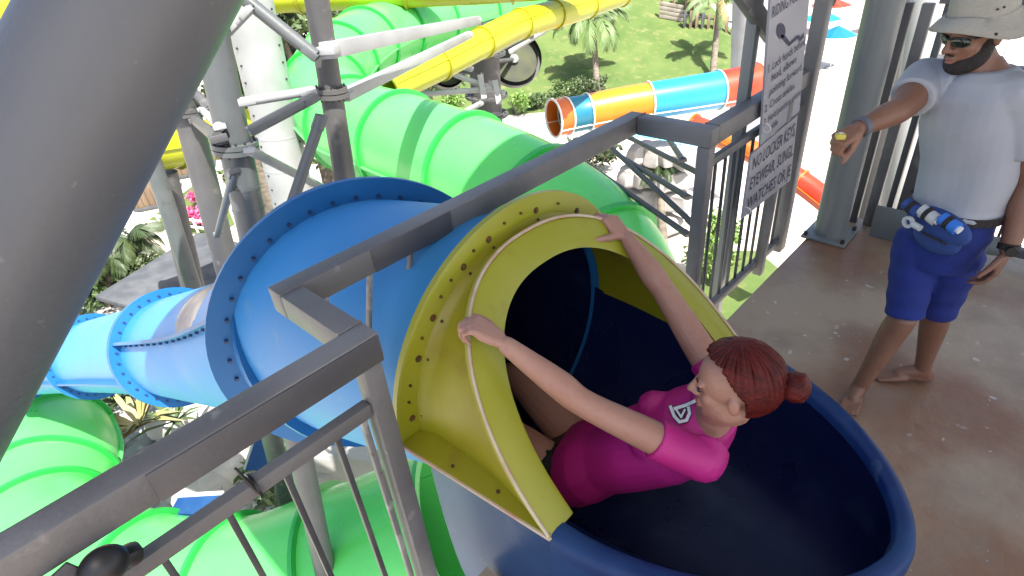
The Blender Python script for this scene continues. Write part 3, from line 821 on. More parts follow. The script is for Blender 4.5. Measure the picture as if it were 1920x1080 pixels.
# dark discs standing in for round shadows either side of the broad dark column
for x, y, r, l in ((838, 128, 0.62, 'dark olive disc standing in for a round shadow left of the broad dark column'), (965, 108, 0.9, 'larger dark olive disc standing in for a round shadow right of the broad dark column')):
    t = thing('shadow_disc', at(x, y, 19), l, 'disc')
    c = at(x, y, 19)
    nd = (CP - c + V(0.6, -1.2, 2) * 4).normalized()
    loft('rim', [[c + q for q in circle(V(0, 0, 0), nd, r, 40)], [c + q - nd * 0.25 for q in circle(V(0, 0, 0), nd, r, 40)], [c + q - nd * 0.25 for q in circle(V(0, 0, 0), nd, r * 0.86, 40)], [c + q for q in circle(V(0, 0, 0), nd, r * 0.86, 40)]], 'black', t)
    tube('web', c - nd * 0.15, c - nd * 0.2, r * 0.87, 'shadow_dark', t, seg=40)
    tube('hub', c - nd * 0.05, c - nd * 0.22, r * 0.16, 'column', t, seg=20)  # hub and support added to the shadow stand-in
    tube('support', c - nd * 0.2, at(905, y + 10, 17.2), 0.07, 'column_dark', t)
# ------------------------------------------------------------------ ground features
def patch(name, px, m, z):
    pts = [atz(x, y, z) for x, y in px]
    return structure(raw(name, pts, [tuple(range(len(pts)))], m))
patch('lawn', [(270, 420), (300, 395), (372, 340), (420, 372), (440, 420), (400, 445)], 'grass', GZ + 0.03)
patch('pool_water', [(945, 246), (1045, 240), (1240, 262), (1290, 300), (1330, 296), (1330, 278), (1290, 262), (1290, 240), (1045, 225)], 'water', GZ + 0.02)
patch('planting_bed', [(60, 520), (230, 420), (330, 520), (520, 640), (760, 760), (820, 900), (700, 1075), (300, 1060), (60, 860)], 'gravel', GZ + 0.04)
patch('path', [(180, 470), (330, 430), (430, 470), (380, 512), (260, 540)], 'beige', GZ + 0.02)
patch('planting_bed', [(1290, 560), (1300, 470), (1420, 470), (1480, 520), (1400, 620)], 'grass', GZ + 0.03)

# ------------------------------------------------------------------ plants
def leaves_mesh(centers, size, rng_, aspect=0.45, droop=0.3):
    n = len(centers)
    c = np.asarray(centers, float)
    th = rng_.uniform(0, 2 * np.pi, n); el = rng_.uniform(-0.6 - droop, 0.9, n)
    d = np.stack([np.cos(th) * np.cos(el), np.sin(th) * np.cos(el), np.sin(el)], 1)
    rnd = rng_.normal(size=(n, 3)); s = np.cross(d, rnd); s /= np.linalg.norm(s, axis=1)[:, None] + 1e-9
    L = size * rng_.uniform(0.6, 1.35, n)[:, None]
    v = np.stack([c, c + d * L * 0.5 + s * L * aspect * 0.5, c + d * L, c + d * L * 0.5 - s * L * aspect * 0.5], 1).reshape(-1, 3)
    f = np.arange(n * 4).reshape(-1, 4)
    return v, f
def np_mesh(name, v, f, m, parent=None):
    me = bpy.data.meshes.new(name)
    me.vertices.add(len(v)); me.vertices.foreach_set('co', np.asarray(v, np.float32).ravel())
    f = np.asarray(f)
    me.loops.add(f.size); me.polygons.add(len(f))
    me.polygons.foreach_set('loop_start', np.arange(0, f.size, f.shape[1], dtype=np.int32))
    me.loops.foreach_set('vertex_index', f.ravel().astype(np.int32))
    me.update(calc_edges=True); me.validate()
    return link(name, me, m, parent)
def bush(base, r, h, n, size, m, label, name='shrub', group=None, stem=True, clumps=9):
    t = thing(name, base, label, 'shrub', group)
    base = Vector(base)
    cs = []
    for k in range(clumps):
        a = rng.uniform(0, 2 * PI); q = rng.uniform(0.1, 0.75) * r; zz = rng.uniform(0.3, 0.85) * h
        cc = np.array([base.x + math.cos(a) * q, base.y + math.sin(a) * q, base.z + zz])
        cr = rng.uniform(0.28, 0.5) * r
        p = rng.normal(size=(n // clumps, 3)); p /= np.linalg.norm(p, axis=1)[:, None]
        p *= rng.uniform(0.45, 1.0, len(p))[:, None] ** 0.5
        cs.append(cc + p * np.array([cr, cr, cr * h / max(r, .01) * 0.55]))
    v, f = leaves_mesh(np.concatenate(cs), size, rng)
    np_mesh('foliage', v, f, m, t)
    for k in range(4):
        a = k * 1.6 + 0.4
        loft('stem', [circle(base, V(math.cos(a) * .4, math.sin(a) * .4, 1), 0.03 * h, 6), circle(base + V(math.cos(a) * r * .4, math.sin(a) * r * .4, h * .6), V(math.cos(a) * .4, math.sin(a) * .4, 1), 0.012 * h, 6)], 'trunk', t)
    return t
def frond_mesh(L, arch, leaf, n, w0, rng_):
    """feather palm frond along +X from origin, arching down"""
    v, f = [], []
    pts = []
    for i in range(n + 1):
        t = i / n
        ang = 0.9 - arch * t * 1.9
        if i == 0: p = np.zeros(3)
        else: p = pts[-1] + np.array([math.cos(ang), 0, math.sin(ang)]) * (L / n)
        pts.append(p)
    for i in range(n):
        a, b = pts[i], pts[i + 1]; w = w0 * (1 - i / n) + 0.004
        k = len(v)
        v += [a + [0, w, 0], a - [0, w, 0], b - [0, w, 0], b + [0, w, 0]]
        f.append((k, k + 1, k + 2, k + 3))
    for i in range(2, n):
        t = i / n
        ll = leaf * math.sin(PI * min(1, 0.15 + t * 0.85)) ** 0.6 * rng_.uniform(0.8, 1.1)
        d = pts[min(n, i + 1)] - pts[i - 1]; d = d / np.linalg.norm(d)
        for s in (-1, 1):
            side = np.array([0, s, 0]) * 0.75 + d * 0.55 + np.array([0, 0, -0.55 - 0.3 * t + rng_.uniform(-.2, .2)])
            side /= np.linalg.norm(side)
            for sub in (0, 0.5):
                a = pts[i] * (1 - sub) + pts[min(n, i + 1)] * sub
                wv = d * leaf * 0.05
                k = len(v)
                m = a + side * ll * 0.55; tip = a + side * ll + np.array([0, 0, -0.25 * ll])
                v += [a - wv * .6, a + wv * .6, m + wv, m - wv, tip]
                f.append((k, k + 1, k + 2, k + 3)); f.append((k + 3, k + 2, k + 4, k + 4))
    f = [q if len(set(q)) == 4 else (q[0], q[1], q[2]) for q in f]
    return v, f
def palm(base, top, crown, nf, m, label, name='palm_tree', leaf=0.28, r=0.12, arch=(0.9, 1.5), group=None, dead=0, n=22):
    base = Vector(base); top = Vector(top)
    t = thing(name, base, label, 'palm tree', group)
    rr = []
    for i in range(13):
        k = i / 12
        c = base.lerp(top, k) + V(math.sin(k * 2.2) * 0.06, math.cos(k * 3) * 0.05, 0) * (top - base).length * 0.2 * k * (1 - k)
        rr.append(circle(c, top - base, r * (1.35 - 0.55 * k) * (1.08 if i % 2 else 0.96), 14))
    loft('trunk', rr, 'trunk', t, True, False, True, 40)
    for q in range(nf):
        az = 2 * PI * q / nf * 2.618 + rng.uniform(-.2, .2)
        ar = rng.uniform(*arch)
        L = crown * rng.uniform(0.85, 1.12)
        v, f = frond_mesh(L, ar, crown * leaf, n, crown * 0.012, rng)
        R = Matrix.Rotation(az, 3, 'Z') @ Matrix.Rotation(rng.uniform(-0.55, 0.25), 3, 'Y')
        vv = [R @ Vector(p) + top for p in v]
        raw('frond', vv, f, 'dry_leaf' if q < dead else m, t)
    return t
def tree(base, h, r, n, size, m, label, group=None, name='tree', clumps=26):
    base = Vector(base)
    t = thing(name, base, label, 'tree', group)
    rr = [circle(base + V(math.sin(k) * .1, 0, h * 0.6 * k / 5), V(0, 0, 1), 0.05 * h * (1 - 0.13 * k) * (1.3 if k == 0 else 1), 10) for k in range(6)]
    tr = loft('trunk', rr, 'trunk', t, True, True, True)
    cs = []
    for k in range(clumps):
        a = rng.uniform(0, 2 * PI); q = rng.uniform(0, 0.8) ** 0.7 * r; zz = h * rng.uniform(0.35, 0.92)
        q *= math.sqrt(max(0.1, 1 - ((zz / h - 0.6) / 0.45) ** 2))
        cc = np.array([base.x + math.cos(a) * q, base.y + math.sin(a) * q, base.z + zz])
        cr = rng.uniform(0.22, 0.4) * r
        if k % 3 == 0:
            c0 = base + V(0, 0, h * 0.45)
            loft('limb', [circle(c0, Vector(cc) - c0, 0.018 * h, 6), circle(Vector(cc), Vector(cc) - c0, 0.006 * h, 6)], 'trunk', tr)
        p = rng.normal(size=(n // clumps, 3)); p /= np.linalg.norm(p, axis=1)[:, None]
        p *= rng.uniform(0.4, 1.0, len(p))[:, None] ** 0.5
        cs.append(cc + p * cr * np.array([1, 1, 0.75]))
    v, f = leaves_mesh(np.concatenate(cs), size, rng)
    np_mesh('crown', v, f, m, t)
    return t
def on_hill(x, y):
    # march the picture ray until it meets the hill
    r = ray(x, y)
    for k in range(200, 6000):
        p = CP + r * (k * 0.025)
        if p.z <= max(GZ, hill_z(p.x, p.y)): return p
    return CP + r * 60
def px2m(p, n):   # picture pixels to metres at the depth of p
    return n * (p - CP).dot(_fwd) / FPX

# palm on the slope, palm behind it, palms beside the fence on the crest
b = on_hill(1120, 178); dpt = (b - CP).dot(_fwd)
palm(b - V(0, 0, .1), at(1112, 42, dpt - 0.5), px2m(b, 95), 15, 'palm_leaf', 'drooping feather palm standing on the grassy slope', r=px2m(b, 5), leaf=0.3, arch=(1.1, 1.7))
b = on_hill(1336, 150); dpt = (b - CP).dot(_fwd)
palm(b - V(0, 0, .1), at(1348, 6, dpt - 0.3), px2m(b, 80), 13, 'palm_leaf', 'thin trunked palm on the right of the slope with dry fronds', r=px2m(b, 5), leaf=0.25, arch=(0.9, 1.4), dead=4)
b = on_hill(1300, 48); dpt = (b - CP).dot(_fwd)
palm(b - V(0, 0, .1), at(1310, -10, dpt), px2m(b, 62), 12, 'dark_leaf', 'dark stubby palm in front of the dark pallets on the crest', r=px2m(b, 6), leaf=0.28, arch=(0.8, 1.3), dead=5)
# timber wall and pallets on the crest
w0, w1 = on_hill(1236, 34), on_hill(1280, 42)
tw = thing('timber_wall', w0, 'weathered pale timber wall on the crest of the hill', 'wall')
for k in range(4):
    beam('plank', w0 + V(0, 0, 0.16 + 0.3 * k), w1 + V(0, 0, 0.16 + 0.3 * k), 0.12, 0.26, 'pale_timber', tw, bev=0.02)
for k in range(3):
    p = w0.lerp(w1, k / 2)
    beam('post', p + V(0.1, -0.12, -0.3), p + V(0.1, -0.12, 1.5), 0.16, 0.16, 'timber', tw, up=V(0, 1, 0))
pd = thing('pallet_fence', on_hill(1320, 50), 'dark slatted pallet fence under the palms on the crest', 'fence')
q0, q1 = on_hill(1283, 52), on_hill(1372, 66)
for k in range(9):
    p = q0.lerp(q1, k / 8)
    beam('slat', p + V(0, 0, -0.2), p + V(0, 0, 1.25), 0.42, 0.06, 'timber' if k % 3 else 'shingle', pd, up=V(0, 1, 0), bev=0.01)
beam('cross_rail', q0 + V(0.05, 0.08, 0.9), q1 + V(0.05, 0.08, 0.9), 0.06, 0.12, 'shingle', pd)

for k, (x, y, r, h, m, l) in enumerate(((970, 216, 34, 30, 'bright_leaf', 'round bright shrub beside the pool at the foot of the hill'), (1060, 190, 36, 26, 'tree_leaf', 'dark low shrub left of the slope palm'),
                                      (1010, 205, 22, 20, 'tree_leaf', 'small green shrub behind the orange end of the slide'), (1105, 176, 40, 22, 'dark_leaf', 'brown green shrub around the foot of the slope palm'),
                                      (845, 200, 26, 20, 'bright_leaf', 'small shrub left of the broad dark column'))):
    b = on_hill(x, y)
    bush(b, px2m(b, r), px2m(b, h * 1.4), 900, px2m(b, 6), m, l)
# background trees, upper left
for x, y, r, dd, l in ((560, 110, 95, 21, 'dense green tree between the white column and the dark column'), (650, 60, 85, 26, 'dense tree rising behind the green slide bend'), (440, 170, 60, 20, 'narrow tree showing between grey and white columns'),
                      (770, 30, 80, 28, 'tree behind the upper run of the green slide')):
    cc_ = at(x, y, dd)
    tree(V(cc_.x, cc_.y, GZ), (cc_.z - GZ) / 0.62, r * 1.25 * dd / FPX, 9000, 0.26, 'tree_leaf', l, 'trees behind the slide tower')
# feathery dark palm bush on the left below the pole
def spiky(base, n, L, w, m, label, name='spiky_plant', up=0.7, group=None, droop=0.5):
    t = thing(name, base, label, 'plant', group)
    base = Vector(base)
    for k in range(n):
        az = rng.uniform(0, 2 * PI); el = rng.uniform(0.25, 1.4) * up
        d = V(math.cos(az) * math.cos(el), math.sin(az) * math.cos(el), math.sin(el)); s = d.cross(V(0, 0, 1)).normalized()
        l = L * rng.uniform(0.6, 1.1)
        p0 = base + V(0, 0, 0.02); p1 = base + d * l * 0.5; p2 = base + d * l + V(0, 0, -droop * l * rng.uniform(0.2, 0.7))
        vs_ = [p0 - s * w * .5, p0 + s * w * .5, p1 + s * w, p1 - s * w, p2]
        raw('leaf', vs_, [(0, 1, 2, 3), (3, 2, 4)], m, t)
    return t
for k, (x, y, topx, topy, cr, l) in enumerate(((235, 560, 248, 452, 80, 'dark feathery palm below the slanting pole'), (205, 575, 205, 500, 70, 'lower dark palm partly behind the slanting pole'))):
    g = atz(x, y, GZ); dd = (g - CP).dot(_fwd)
    palm(g, at(topx, topy, dd * 0.97), px2m(g, cr), 16, 'dark_leaf', l, leaf=0.32, r=0.1, arch=(0.9, 1.5), group='palms in the planting bed')
g = atz(180, 560, GZ)
bush(g, 1.5, 2.2, 1500, 0.28, 'bright_leaf', 'leafy green shrub behind the blue tube on the left')
for x_, y_, r_, m_, l_ in ((250, 545, 1.3, 'tree_leaf', 'green shrub at the foot of the dark feathery palm'), (300, 560, 1.0, 'dark_leaf', 'dark shrub between the palm and the shed roof'), (150, 600, 1.4, 'tree_leaf', 'green shrub just above the far end of the blue tube'), (225, 505, 1.1, 'dark_leaf', 'dark shrub behind the feathery palm')):
    bush(atz(x_, y_, GZ), r_, 2.0, 1600, 0.24, m_, l_)
g = atz(192, 500, GZ)
bush(g, 0.9, 1.8, 700, 0.22, 'red_leaf', 'reddish shrub next to the slanting pole')
g = atz(378, 425, GZ); bush(g, 0.75, 1.0, 700, 0.16, 'pink_flower', 'pink flowering shrub on the lawn between the columns')
g = atz(374, 388, GZ); bush(g, 0.6, 0.9, 500, 0.16, 'pink_flower', 'red flowering shrub farther up the lawn')
for x, y, n, L, m, l in ((262, 800, 34, 1.5, 'dry_leaf', 'spiky yellow green bromeliad beside the green slide'), (186, 885, 24, 1.0, 'dry_leaf', 'small dry spiky plant against the near rail'),
                         (225, 755, 30, 1.8, 'dark_leaf', 'dark long leaved plant under the blue tube'), (330, 790, 20, 1.2, 'tree_leaf', 'green strap leaved plant in the rocky bed')):
    g = atz(x, y, GZ + 1.4)
    spiky(g, n, L, 0.045 * L, m, l, droop=0.4)
for x, y, r, l in ((545, 905, 0.9, 'yellow green shrub between the near railing bars'), (110, 745, 1.1, 'bright shrub between the blue tube and the lower green slide'), (140, 770, 1.0, 'leafy shrub behind the top ring of the lower green slide'), (560, 815, 0.6, 'dark small shrub beside the blue chute panel')):
    g = atz(x, y, GZ + 0.8); g.z = GZ
    bush(g, r, 1.7, 1100, 0.2, 'bright_leaf' if r > 0.95 else 'tree_leaf', l)
g = atz(1245, 470, GZ); dd = (g - CP).dot(_fwd)
palm(g, at(1235, 322, dd), px2m(g, 58), 14, 'dark_leaf', 'dark scruffy palm below the deck in front of the boulders', leaf=0.35, r=0.13, arch=(1.0, 1.6), dead=3)
g = atz(1115, 330, GZ); bush(g, 1.6, 2.0, 900, 0.3, 'dark_leaf', 'dark shrub left of the boulders below the rail')
for x, y, l in ((1320, 520, 'green shrub seen between the first side fence bars'), (1345, 470, 'green shrub farther back between the side fence bars')):
    g = atz(x, y, GZ); bush(g, 0.9, 1.4, 900, 0.2, 'bright_leaf', l)

# ------------------------------------------------------------------ rocks and masonry
def rock(c, s, label, group, m='rock', sq=0.7):
    bm = bmesh.new()
    bmesh.ops.create_icosphere(bm, subdivisions=3, radius=1.0)
    ph = rng.uniform(0, 6, 6)
    for v in bm.verts:
        p = v.co
        k = 1 + 0.13 * math.sin(2.3 * p.x + ph[0]) + 0.12 * math.sin(2.9 * p.y + ph[1]) + 0.1 * math.sin(3.7 * p.z + ph[2])
        q = Vector((math.copysign(abs(p.x) ** sq, p.x), math.copysign(abs(p.y) ** sq, p.y), math.copysign(abs(p.z) ** sq, p.z)))
        v.co = Vector((q.x * s[0], q.y * s[1], q.z * s[2])) * k
    bmesh.ops.rotate(bm, verts=bm.verts, cent=(0, 0, 0), matrix=Matrix.Rotation(ph[3], 3, 'Z'))
    bmesh.ops.translate(bm, verts=bm.verts, vec=Vector(c))
    return tag(from_bm('boulder', bm, m, None, 25), label, 'boulder', group)
k = 0
for x, y, s in ((318, 775, .75), (350, 755, .6), (300, 742, .6), (372, 765, .5), (338, 795, .5), (385, 745, .45), (420, 885, .6), (400, 905, .5), (380, 920, .55), (440, 870, .5)):
    g = atz(x, y, GZ + 0.3)
    rock(g, (s, s * .8, s * .6), 'pale boulder in the bed below the blue tube and near rail', 'boulders in the planting bed')
for r_ in range(4):
    for q in range(4):
        x, y = 1150 + q * 26 + r_ * 5, 395 - r_ * 30 + q * 6
        g = atz(1185 + q * 24, 425 + q * 4, GZ)
        c = g + V(0, 0, 0.5 + r_ * 0.85) + _right * (0.25 if r_ % 2 else -0.1)
        rock(c, (0.5, 0.42, 0.36), f"grey squarish boulder {('leftmost', 'second from left', 'third from left', 'rightmost')[q]} in the {('bottom', 'second', 'third', 'top')[r_]} row of the stacked wall", 'boulders of the stacked wall', 'concrete', 0.4)
# concrete pump pit under the deck
pit = thing('pump_pit', atz(640, 860, -6.5), 'grey concrete footing block under the near railing corner', 'footing')
for i, (x, y, sx, sy, sz, rz) in enumerate(((640, 830, 1.2, 1.6, 1.6, .5), (690, 850, 0.9, 1.1, 2.2, .5), (600, 850, 0.7, 0.7, 0.9, .3), (680, 800, 1.6, 0.7, 1.0, .5))):
    g = atz(x, y, -6.5)
    box(('wall_block', 'pier', 'step', 'kerb')[i], g + V(0, 0, -sz / 2 + (0.2, 0.35, -0.25, -0.1)[i]), (sx, sy, sz), 'concrete', pit, rz, 0.05)
chp = thing('leaning_sheet', atz(500, 850, -6), 'flat blue slide panel leaning below the near rail', 'panel')
a = [atz(488, 800, -5.0), atz(525, 800, -5.0), atz(508, 882, -5.6), atz(462, 880, -5.6)]
n_ = (a[1] - a[0]).cross(a[3] - a[0]).normalized() * 0.05
v = a + [p - n_ for p in a]
raw('sheet', v, [(0, 1, 2, 3), (7, 6, 5, 4)] + [(i, i + 4, (i + 1) % 4 + 4, (i + 1) % 4) for i in range(4)], 'blue_side', chp)
beam('edge_bar', a[0], a[3], 0.06, 0.1, 'white_steel', chp)
ch2 = thing('leaning_sheet', atz(370, 945, -6), 'flat blue grey panel lying behind the lower green slide', 'panel')
a = [atz(335, 930, -5.6), atz(420, 925, -5.6), atz(375, 965, -5.7), atz(318, 962, -5.7)]
v = a + [p - V(0, 0, 0.06) for p in a]
raw('sheet', v, [(0, 1, 2, 3), (7, 6, 5, 4)] + [(i, i + 4, (i + 1) % 4 + 4, (i + 1) % 4) for i in range(4)], 'blue_side', ch2)
beam('edge_bar', a[0], a[1], 0.05, 0.08, 'white', ch2)
# dark flat roof behind the blue ring and a small timber hut
g = atz(360, 515, -7.0)
rf = thing('shed_roof', V(g.x, g.y, GZ), 'low shed with dark shingle roof behind the blue ring', 'shed')
box('roof', g, (4.2, 3.4, 0.18), 'shingle', rf, 0.4, 0.03, 0.12)
box('wall', g + V(0, 0, -1.05), (3.6, 2.9, 1.8), 'concrete', rf, 0.4, 0.03)
for x, y, sx, sz, l in ((275, 395, 2.6, 2.0, 'brown timber hut below the yellow tube next to the slanting pole'), (345, 335, 3.0, 1.8, 'farther brown timber hut behind the yellow tube')):
    g = atz(x, y, GZ)
    ht = thing('timber_hut', g, l, 'hut', 'timber huts on the lawn')
    az = PHI - 0.5
    R = Matrix.Rotation(-0.45, 3, 'Z')
    for k in range(10):
        o = R @ V(-sx / 2 + sx * (k + .5) / 10, 0, 0)
        beam('plank', g + o + V(0, 0, 0.1), g + o + V(0, 0, sz), sx / 10.6, 0.06, 'timber', ht, up=R @ V(0, 1, 0), bev=0.01)
    for zz in (0.12, sz):
        beam('rail', g + R @ V(-sx / 2 - .1, -.06, zz), g + R @ V(sx / 2 + .1, -.06, zz), 0.08, 0.16, 'pale_timber' if zz > 1 else 'shingle', ht)
    for e in (-1, 1):
        beam('post', g + R @ V(e * (sx / 2 + .05), -0.05, 0), g + R @ V(e * (sx / 2 + .05), -0.05, sz + 0.2), 0.14, 0.14, 'pale_timber', ht, up=V(0, 1, 0))
    box('roof_slab', g + R @ V(0, 0.9, sz + 0.22), (sx + 0.5, 2.2, 0.12), 'shingle', ht, -0.45, 0.02)
# white kerb fence by the lawn
wf = thing('white_fence', atz(385, 432, GZ), 'low white fence along the lawn by the flowers', 'fence')
p, q = atz(262, 425, GZ), atz(420, 445, GZ)
for zz in (0.35, 0.7):
    beam('rail', p + V(0, 0, zz), q + V(0, 0, zz), 0.06, 0.1, 'white', wf)
for k in range(8):
    e = p.lerp(q, k / 7); beam('post', e, e + V(0, 0, 0.8), 0.09, 0.09, 'white', wf, up=V(0, 1, 0))

# ------------------------------------------------------------------ far things on the right, seen between the posts
def parasol(x, y, r, m, label):
    g = atz(x, y, GZ)
    t = thing('parasol', g, label, 'parasol', 'parasols on the far plaza')
    tube('pole', g, g + V(0, 0, 2.3), 0.04, 'white', t, seg=8)
    apex = g + V(0, 0, 2.75)
    ringp = [g + V(math.cos(2 * PI * k / 8) * r, math.sin(2 * PI * k / 8) * r, 2.15) for k in range(8)]
    raw('canopy', [apex] + ringp, [(0, 1 + k, 1 + (k + 1) % 8) for k in range(8)], m, t)
    tube('base', g, g + V(0, 0, 0.12), 0.35, 'concrete', t, seg=16)
for x, y, r, m, l in ((1548, 62, 1.6, 'red', 'red parasol seen left of the thick deck column'), (1530, 92, 1.4, 'sky_blue', 'blue parasol seen left of the thick deck column'), (1556, 128, 1.3, 'teal', 'teal parasol low beside the thick deck column'),
                      (1655, 62, 1.5, 'white', 'white parasol right of the thick deck column'), (1690, 30, 1.5, 'orange', 'orange parasol behind the pale column'), (1905, 40, 1.5, 'red', 'red parasol behind the hat of the man')):
    parasol(x, y, r, m, l)
bw = thing('white_building', atz(1900, 90, GZ), 'white panelled building behind the man at the right edge', 'building')
g = atz(1940, 120, GZ)
for k in range(6):
    o = _right * (k * 1.7 - 3.2)
    box('panel', g + o + V(0, 0, 3.0), (1.6, 0.14, 6.0), 'white', bw, PHI - PI / 2, 0.03)
box('roof', g + V(0, 0, 6.1) + _right * 1.0, (11.0, 3.0, 0.3), 'white_steel', bw, PHI - PI / 2, 0.03)
for k in range(3):
    box('window', g - _head * 0.1 + _right * (k * 3.2 - 2.2) + V(0, 0, 3.4), (1.0, 0.1, 1.5), 'teal', bw, PHI - PI / 2, 0.02)
# ------------------------------------------------------------------ notice boards on the side fence
MT['board'] = mat('notice_board', (0.3, 0.3, 0.33), 0.45, (0.26, 0.26, 0.29), 3, 0.4, 0.65, 0.05, 20)
MT['ink'] = mat('navy_lettering', (0.02, 0.022, 0.06), 0.6)
def board(name, corners, label, Yp):
    """corners TL, TR, BR, BL in the picture, on the plane Y = Yp"""
    P = [aty(*c, Yp) for c in corners]
    t = thing(name, (P[2] + P[3]) / 2, label, 'sign', 'notice boards on the side fence')
    v = P + [p + V(0, 0.012, 0) for p in P]
    raw('panel', v, [(0, 1, 2, 3), (7, 6, 5, 4)] + [(i, i + 4, (i + 1) % 4 + 4, (i + 1) % 4) for i in range(4)], 'board', t)
    return t, P
def quad_pt(P, u, w):
    return (P[0] * (1 - u) + P[1] * u) * (1 - w) + (P[3] * (1 - u) + P[2] * u) * w
def text_on(P, s, u0, w0, h, parent, umax=None, name='lettering'):
    """lettering mapped on the board; u across, w down, h height as a fraction of the board"""
    cu = bpy.data.curves.new('t', 'FONT'); cu.body = s; cu.size = 1.0; cu.resolution_u = 2
    ob = bpy.data.objects.new('t', cu); COL.objects.link(ob)
    dg = bpy.context.evaluated_depsgraph_get()
    me = bpy.data.meshes.new_from_object(ob.evaluated_get(dg))
    bpy.data.objects.remove(ob)
    me.name = name
    xs = [v.co.x for v in me.vertices]
    wd = max(xs)
    H = ((P[0] - P[3]).length + (P[1] - P[2]).length) / 2; W = ((P[0] - P[1]).length + (P[3] - P[2]).length) / 2
    sx = h * H / W * 0.92 / 0.72
    if umax: sx = min(sx, (umax - u0) / wd)
    for v in me.vertices:
        q = quad_pt(P, u0 + v.co.x * sx, w0 - v.co.y * h / 0.72)
        v.co = q + V(0, -0.003, 0)
    return link(name, me, 'ink', parent)
sg1, B1 = board('riding_position_sign', [(1450, -70), (1528, -118), (1499, 208), (1426, 272)], 'tall pale board with navy figure and riding position rules', RL - 0.075)
text_on(B1, 'RIDING POSITION', 0.04, 0.272, 0.06, sg1, 0.97)
# reclining figure: head, body and bent legs
fig = []
def fpt(x, y): return aty(x, y, RL - 0.079)
bm = bmesh.new()
def flatpoly(pts):
    vsx = [bm.verts.new(fpt(*p)) for p in pts]; bm.faces.new(vsx)
flatpoly([(1465 + 8 * math.cos(a), 58 + 15 * math.sin(a)) for a in [2 * PI * k / 16 for k in range(16)]])
flatpoly([(1462, 66), (1470, 64), (1484, 82), (1480, 87)])
flatpoly([(1480, 86), (1482, 79), (1495, 66), (1497, 72)])
flatpoly([(1494, 68), (1498, 65), (1503, 74), (1500, 78)])
flatpoly([(1500, 77), (1501, 71), (1507, 61), (1508, 70)])
from_bm('figure', bm, 'ink', sg1)
for s, u, w in (('1. Lock hands behind', .03, .565), ('head, elbows', .14, .635), ('pointing forward.', .12, .715), ('2. Cross ankles.', .03, .80), ('3. Hold position entire', .03, .885), ('ride.', .2, .955)):
    text_on(B1, s, u, w, 0.05, sg1, 0.98)
sg2, B2 = board('no_keys_sign', [(1409, 290), (1496, 216), (1482, 338), (1392, 410)], 'smaller pale board forbidding locker keys, hung below the taller one', RL - 0.085)
for s, w in (('NO LOCKER KEYS,', .27), ('EYEWEAR, SUNGL', .58), ('WATCHES OR JE', .9)):
    text_on(B2, s, 0.05, w, 0.2, sg2, 0.97)
for x, y in ((1436, 240), (1400, 395)):
    c = aty(x, y, RL - 0.09)
    flange('cable_tie', c, V(1, 0, 0.3), 0.025, 0.029, 0.006, 'white', sg1 if y < 300 else sg2, 14)

# ------------------------------------------------------------------ people
MT['skin_w'] = mat('fair_skin', (0.35, 0.195, 0.14), 0.48, (0.31, 0.145, 0.1), 5, 0.35, 0.7, 0.12, 160, trans=0.15, col3=(0.3, 0.15, 0.105), n3=40, lo3=0.55, hi3=0.75)
MT['skin_m'] = mat('tan_skin', (0.21, 0.105, 0.065), 0.48, (0.165, 0.075, 0.043), 5, 0.35, 0.7, 0.12, 160, trans=0.12, col3=(0.15, 0.07, 0.042), n3=40, lo3=0.55, hi3=0.75)
MT['pink'] = mat('magenta_rash_shirt', (0.42, 0.01, 0.17), 0.6, (0.37, 0.008, 0.14), 6, 0.4, 0.65, 0.12, 30)
MT['grey_shirt'] = mat('pale_grey_cotton', (0.33, 0.345, 0.37), 0.9, (0.3, 0.315, 0.34), 3, 0.4, 0.65, 0.06, 120)
MT['royal'] = mat('royal_blue_cloth', (0.007, 0.022, 0.17), 0.85, (0.005, 0.016, 0.12), 5, 0.4, 0.65, 0.2, 60)
MT['pouch'] = mat('blue_pouch_nylon', (0.022, 0.06, 0.22), 0.75, (0.018, 0.05, 0.19), 5, 0.4, 0.65, 0.2, 80)
MT['hat'] = mat('khaki_cotton', (0.32, 0.31, 0.265), 0.9, (0.27, 0.26, 0.22), 6, 0.4, 0.65, 0.3, 90)
MT['hair_r'] = mat('dark_red_hair', (0.09, 0.01, 0.0075), 0.42, (0.05, 0.006, 0.005), 45, 0.42, 0.62, 0.35, 120, stretch=(1, 0.12, 1), spec=0.18)
MT['hair_k'] = mat('black_hair', (0.012, 0.009, 0.008), 0.6, (0.02, 0.014, 0.012), 60, 0.4, 0.6, 0.6, 160)
MT['lens'] = mat('dark_green_lens', (0.008, 0.016, 0.012), 0.06, spec=0.7)
MT['lip'] = mat('lips', (0.33, 0.1, 0.09), 0.45)
MT['lip_m'] = mat('brown_lips', (0.24, 0.095, 0.075), 0.5)
MT['bottle_blue'] = mat('blue_bottle', (0.03, 0.17, 0.6), 0.35)
MT['clear'] = mat('clear_plastic', (0.5, 0.52, 0.5), 0.25)
MT['strap'] = mat('grey_wrist_strap', (0.1, 0.11, 0.13), 0.7)
MT['yellow_toy'] = mat('yellow_clicker', (0.5, 0.44, 0.06), 0.45)

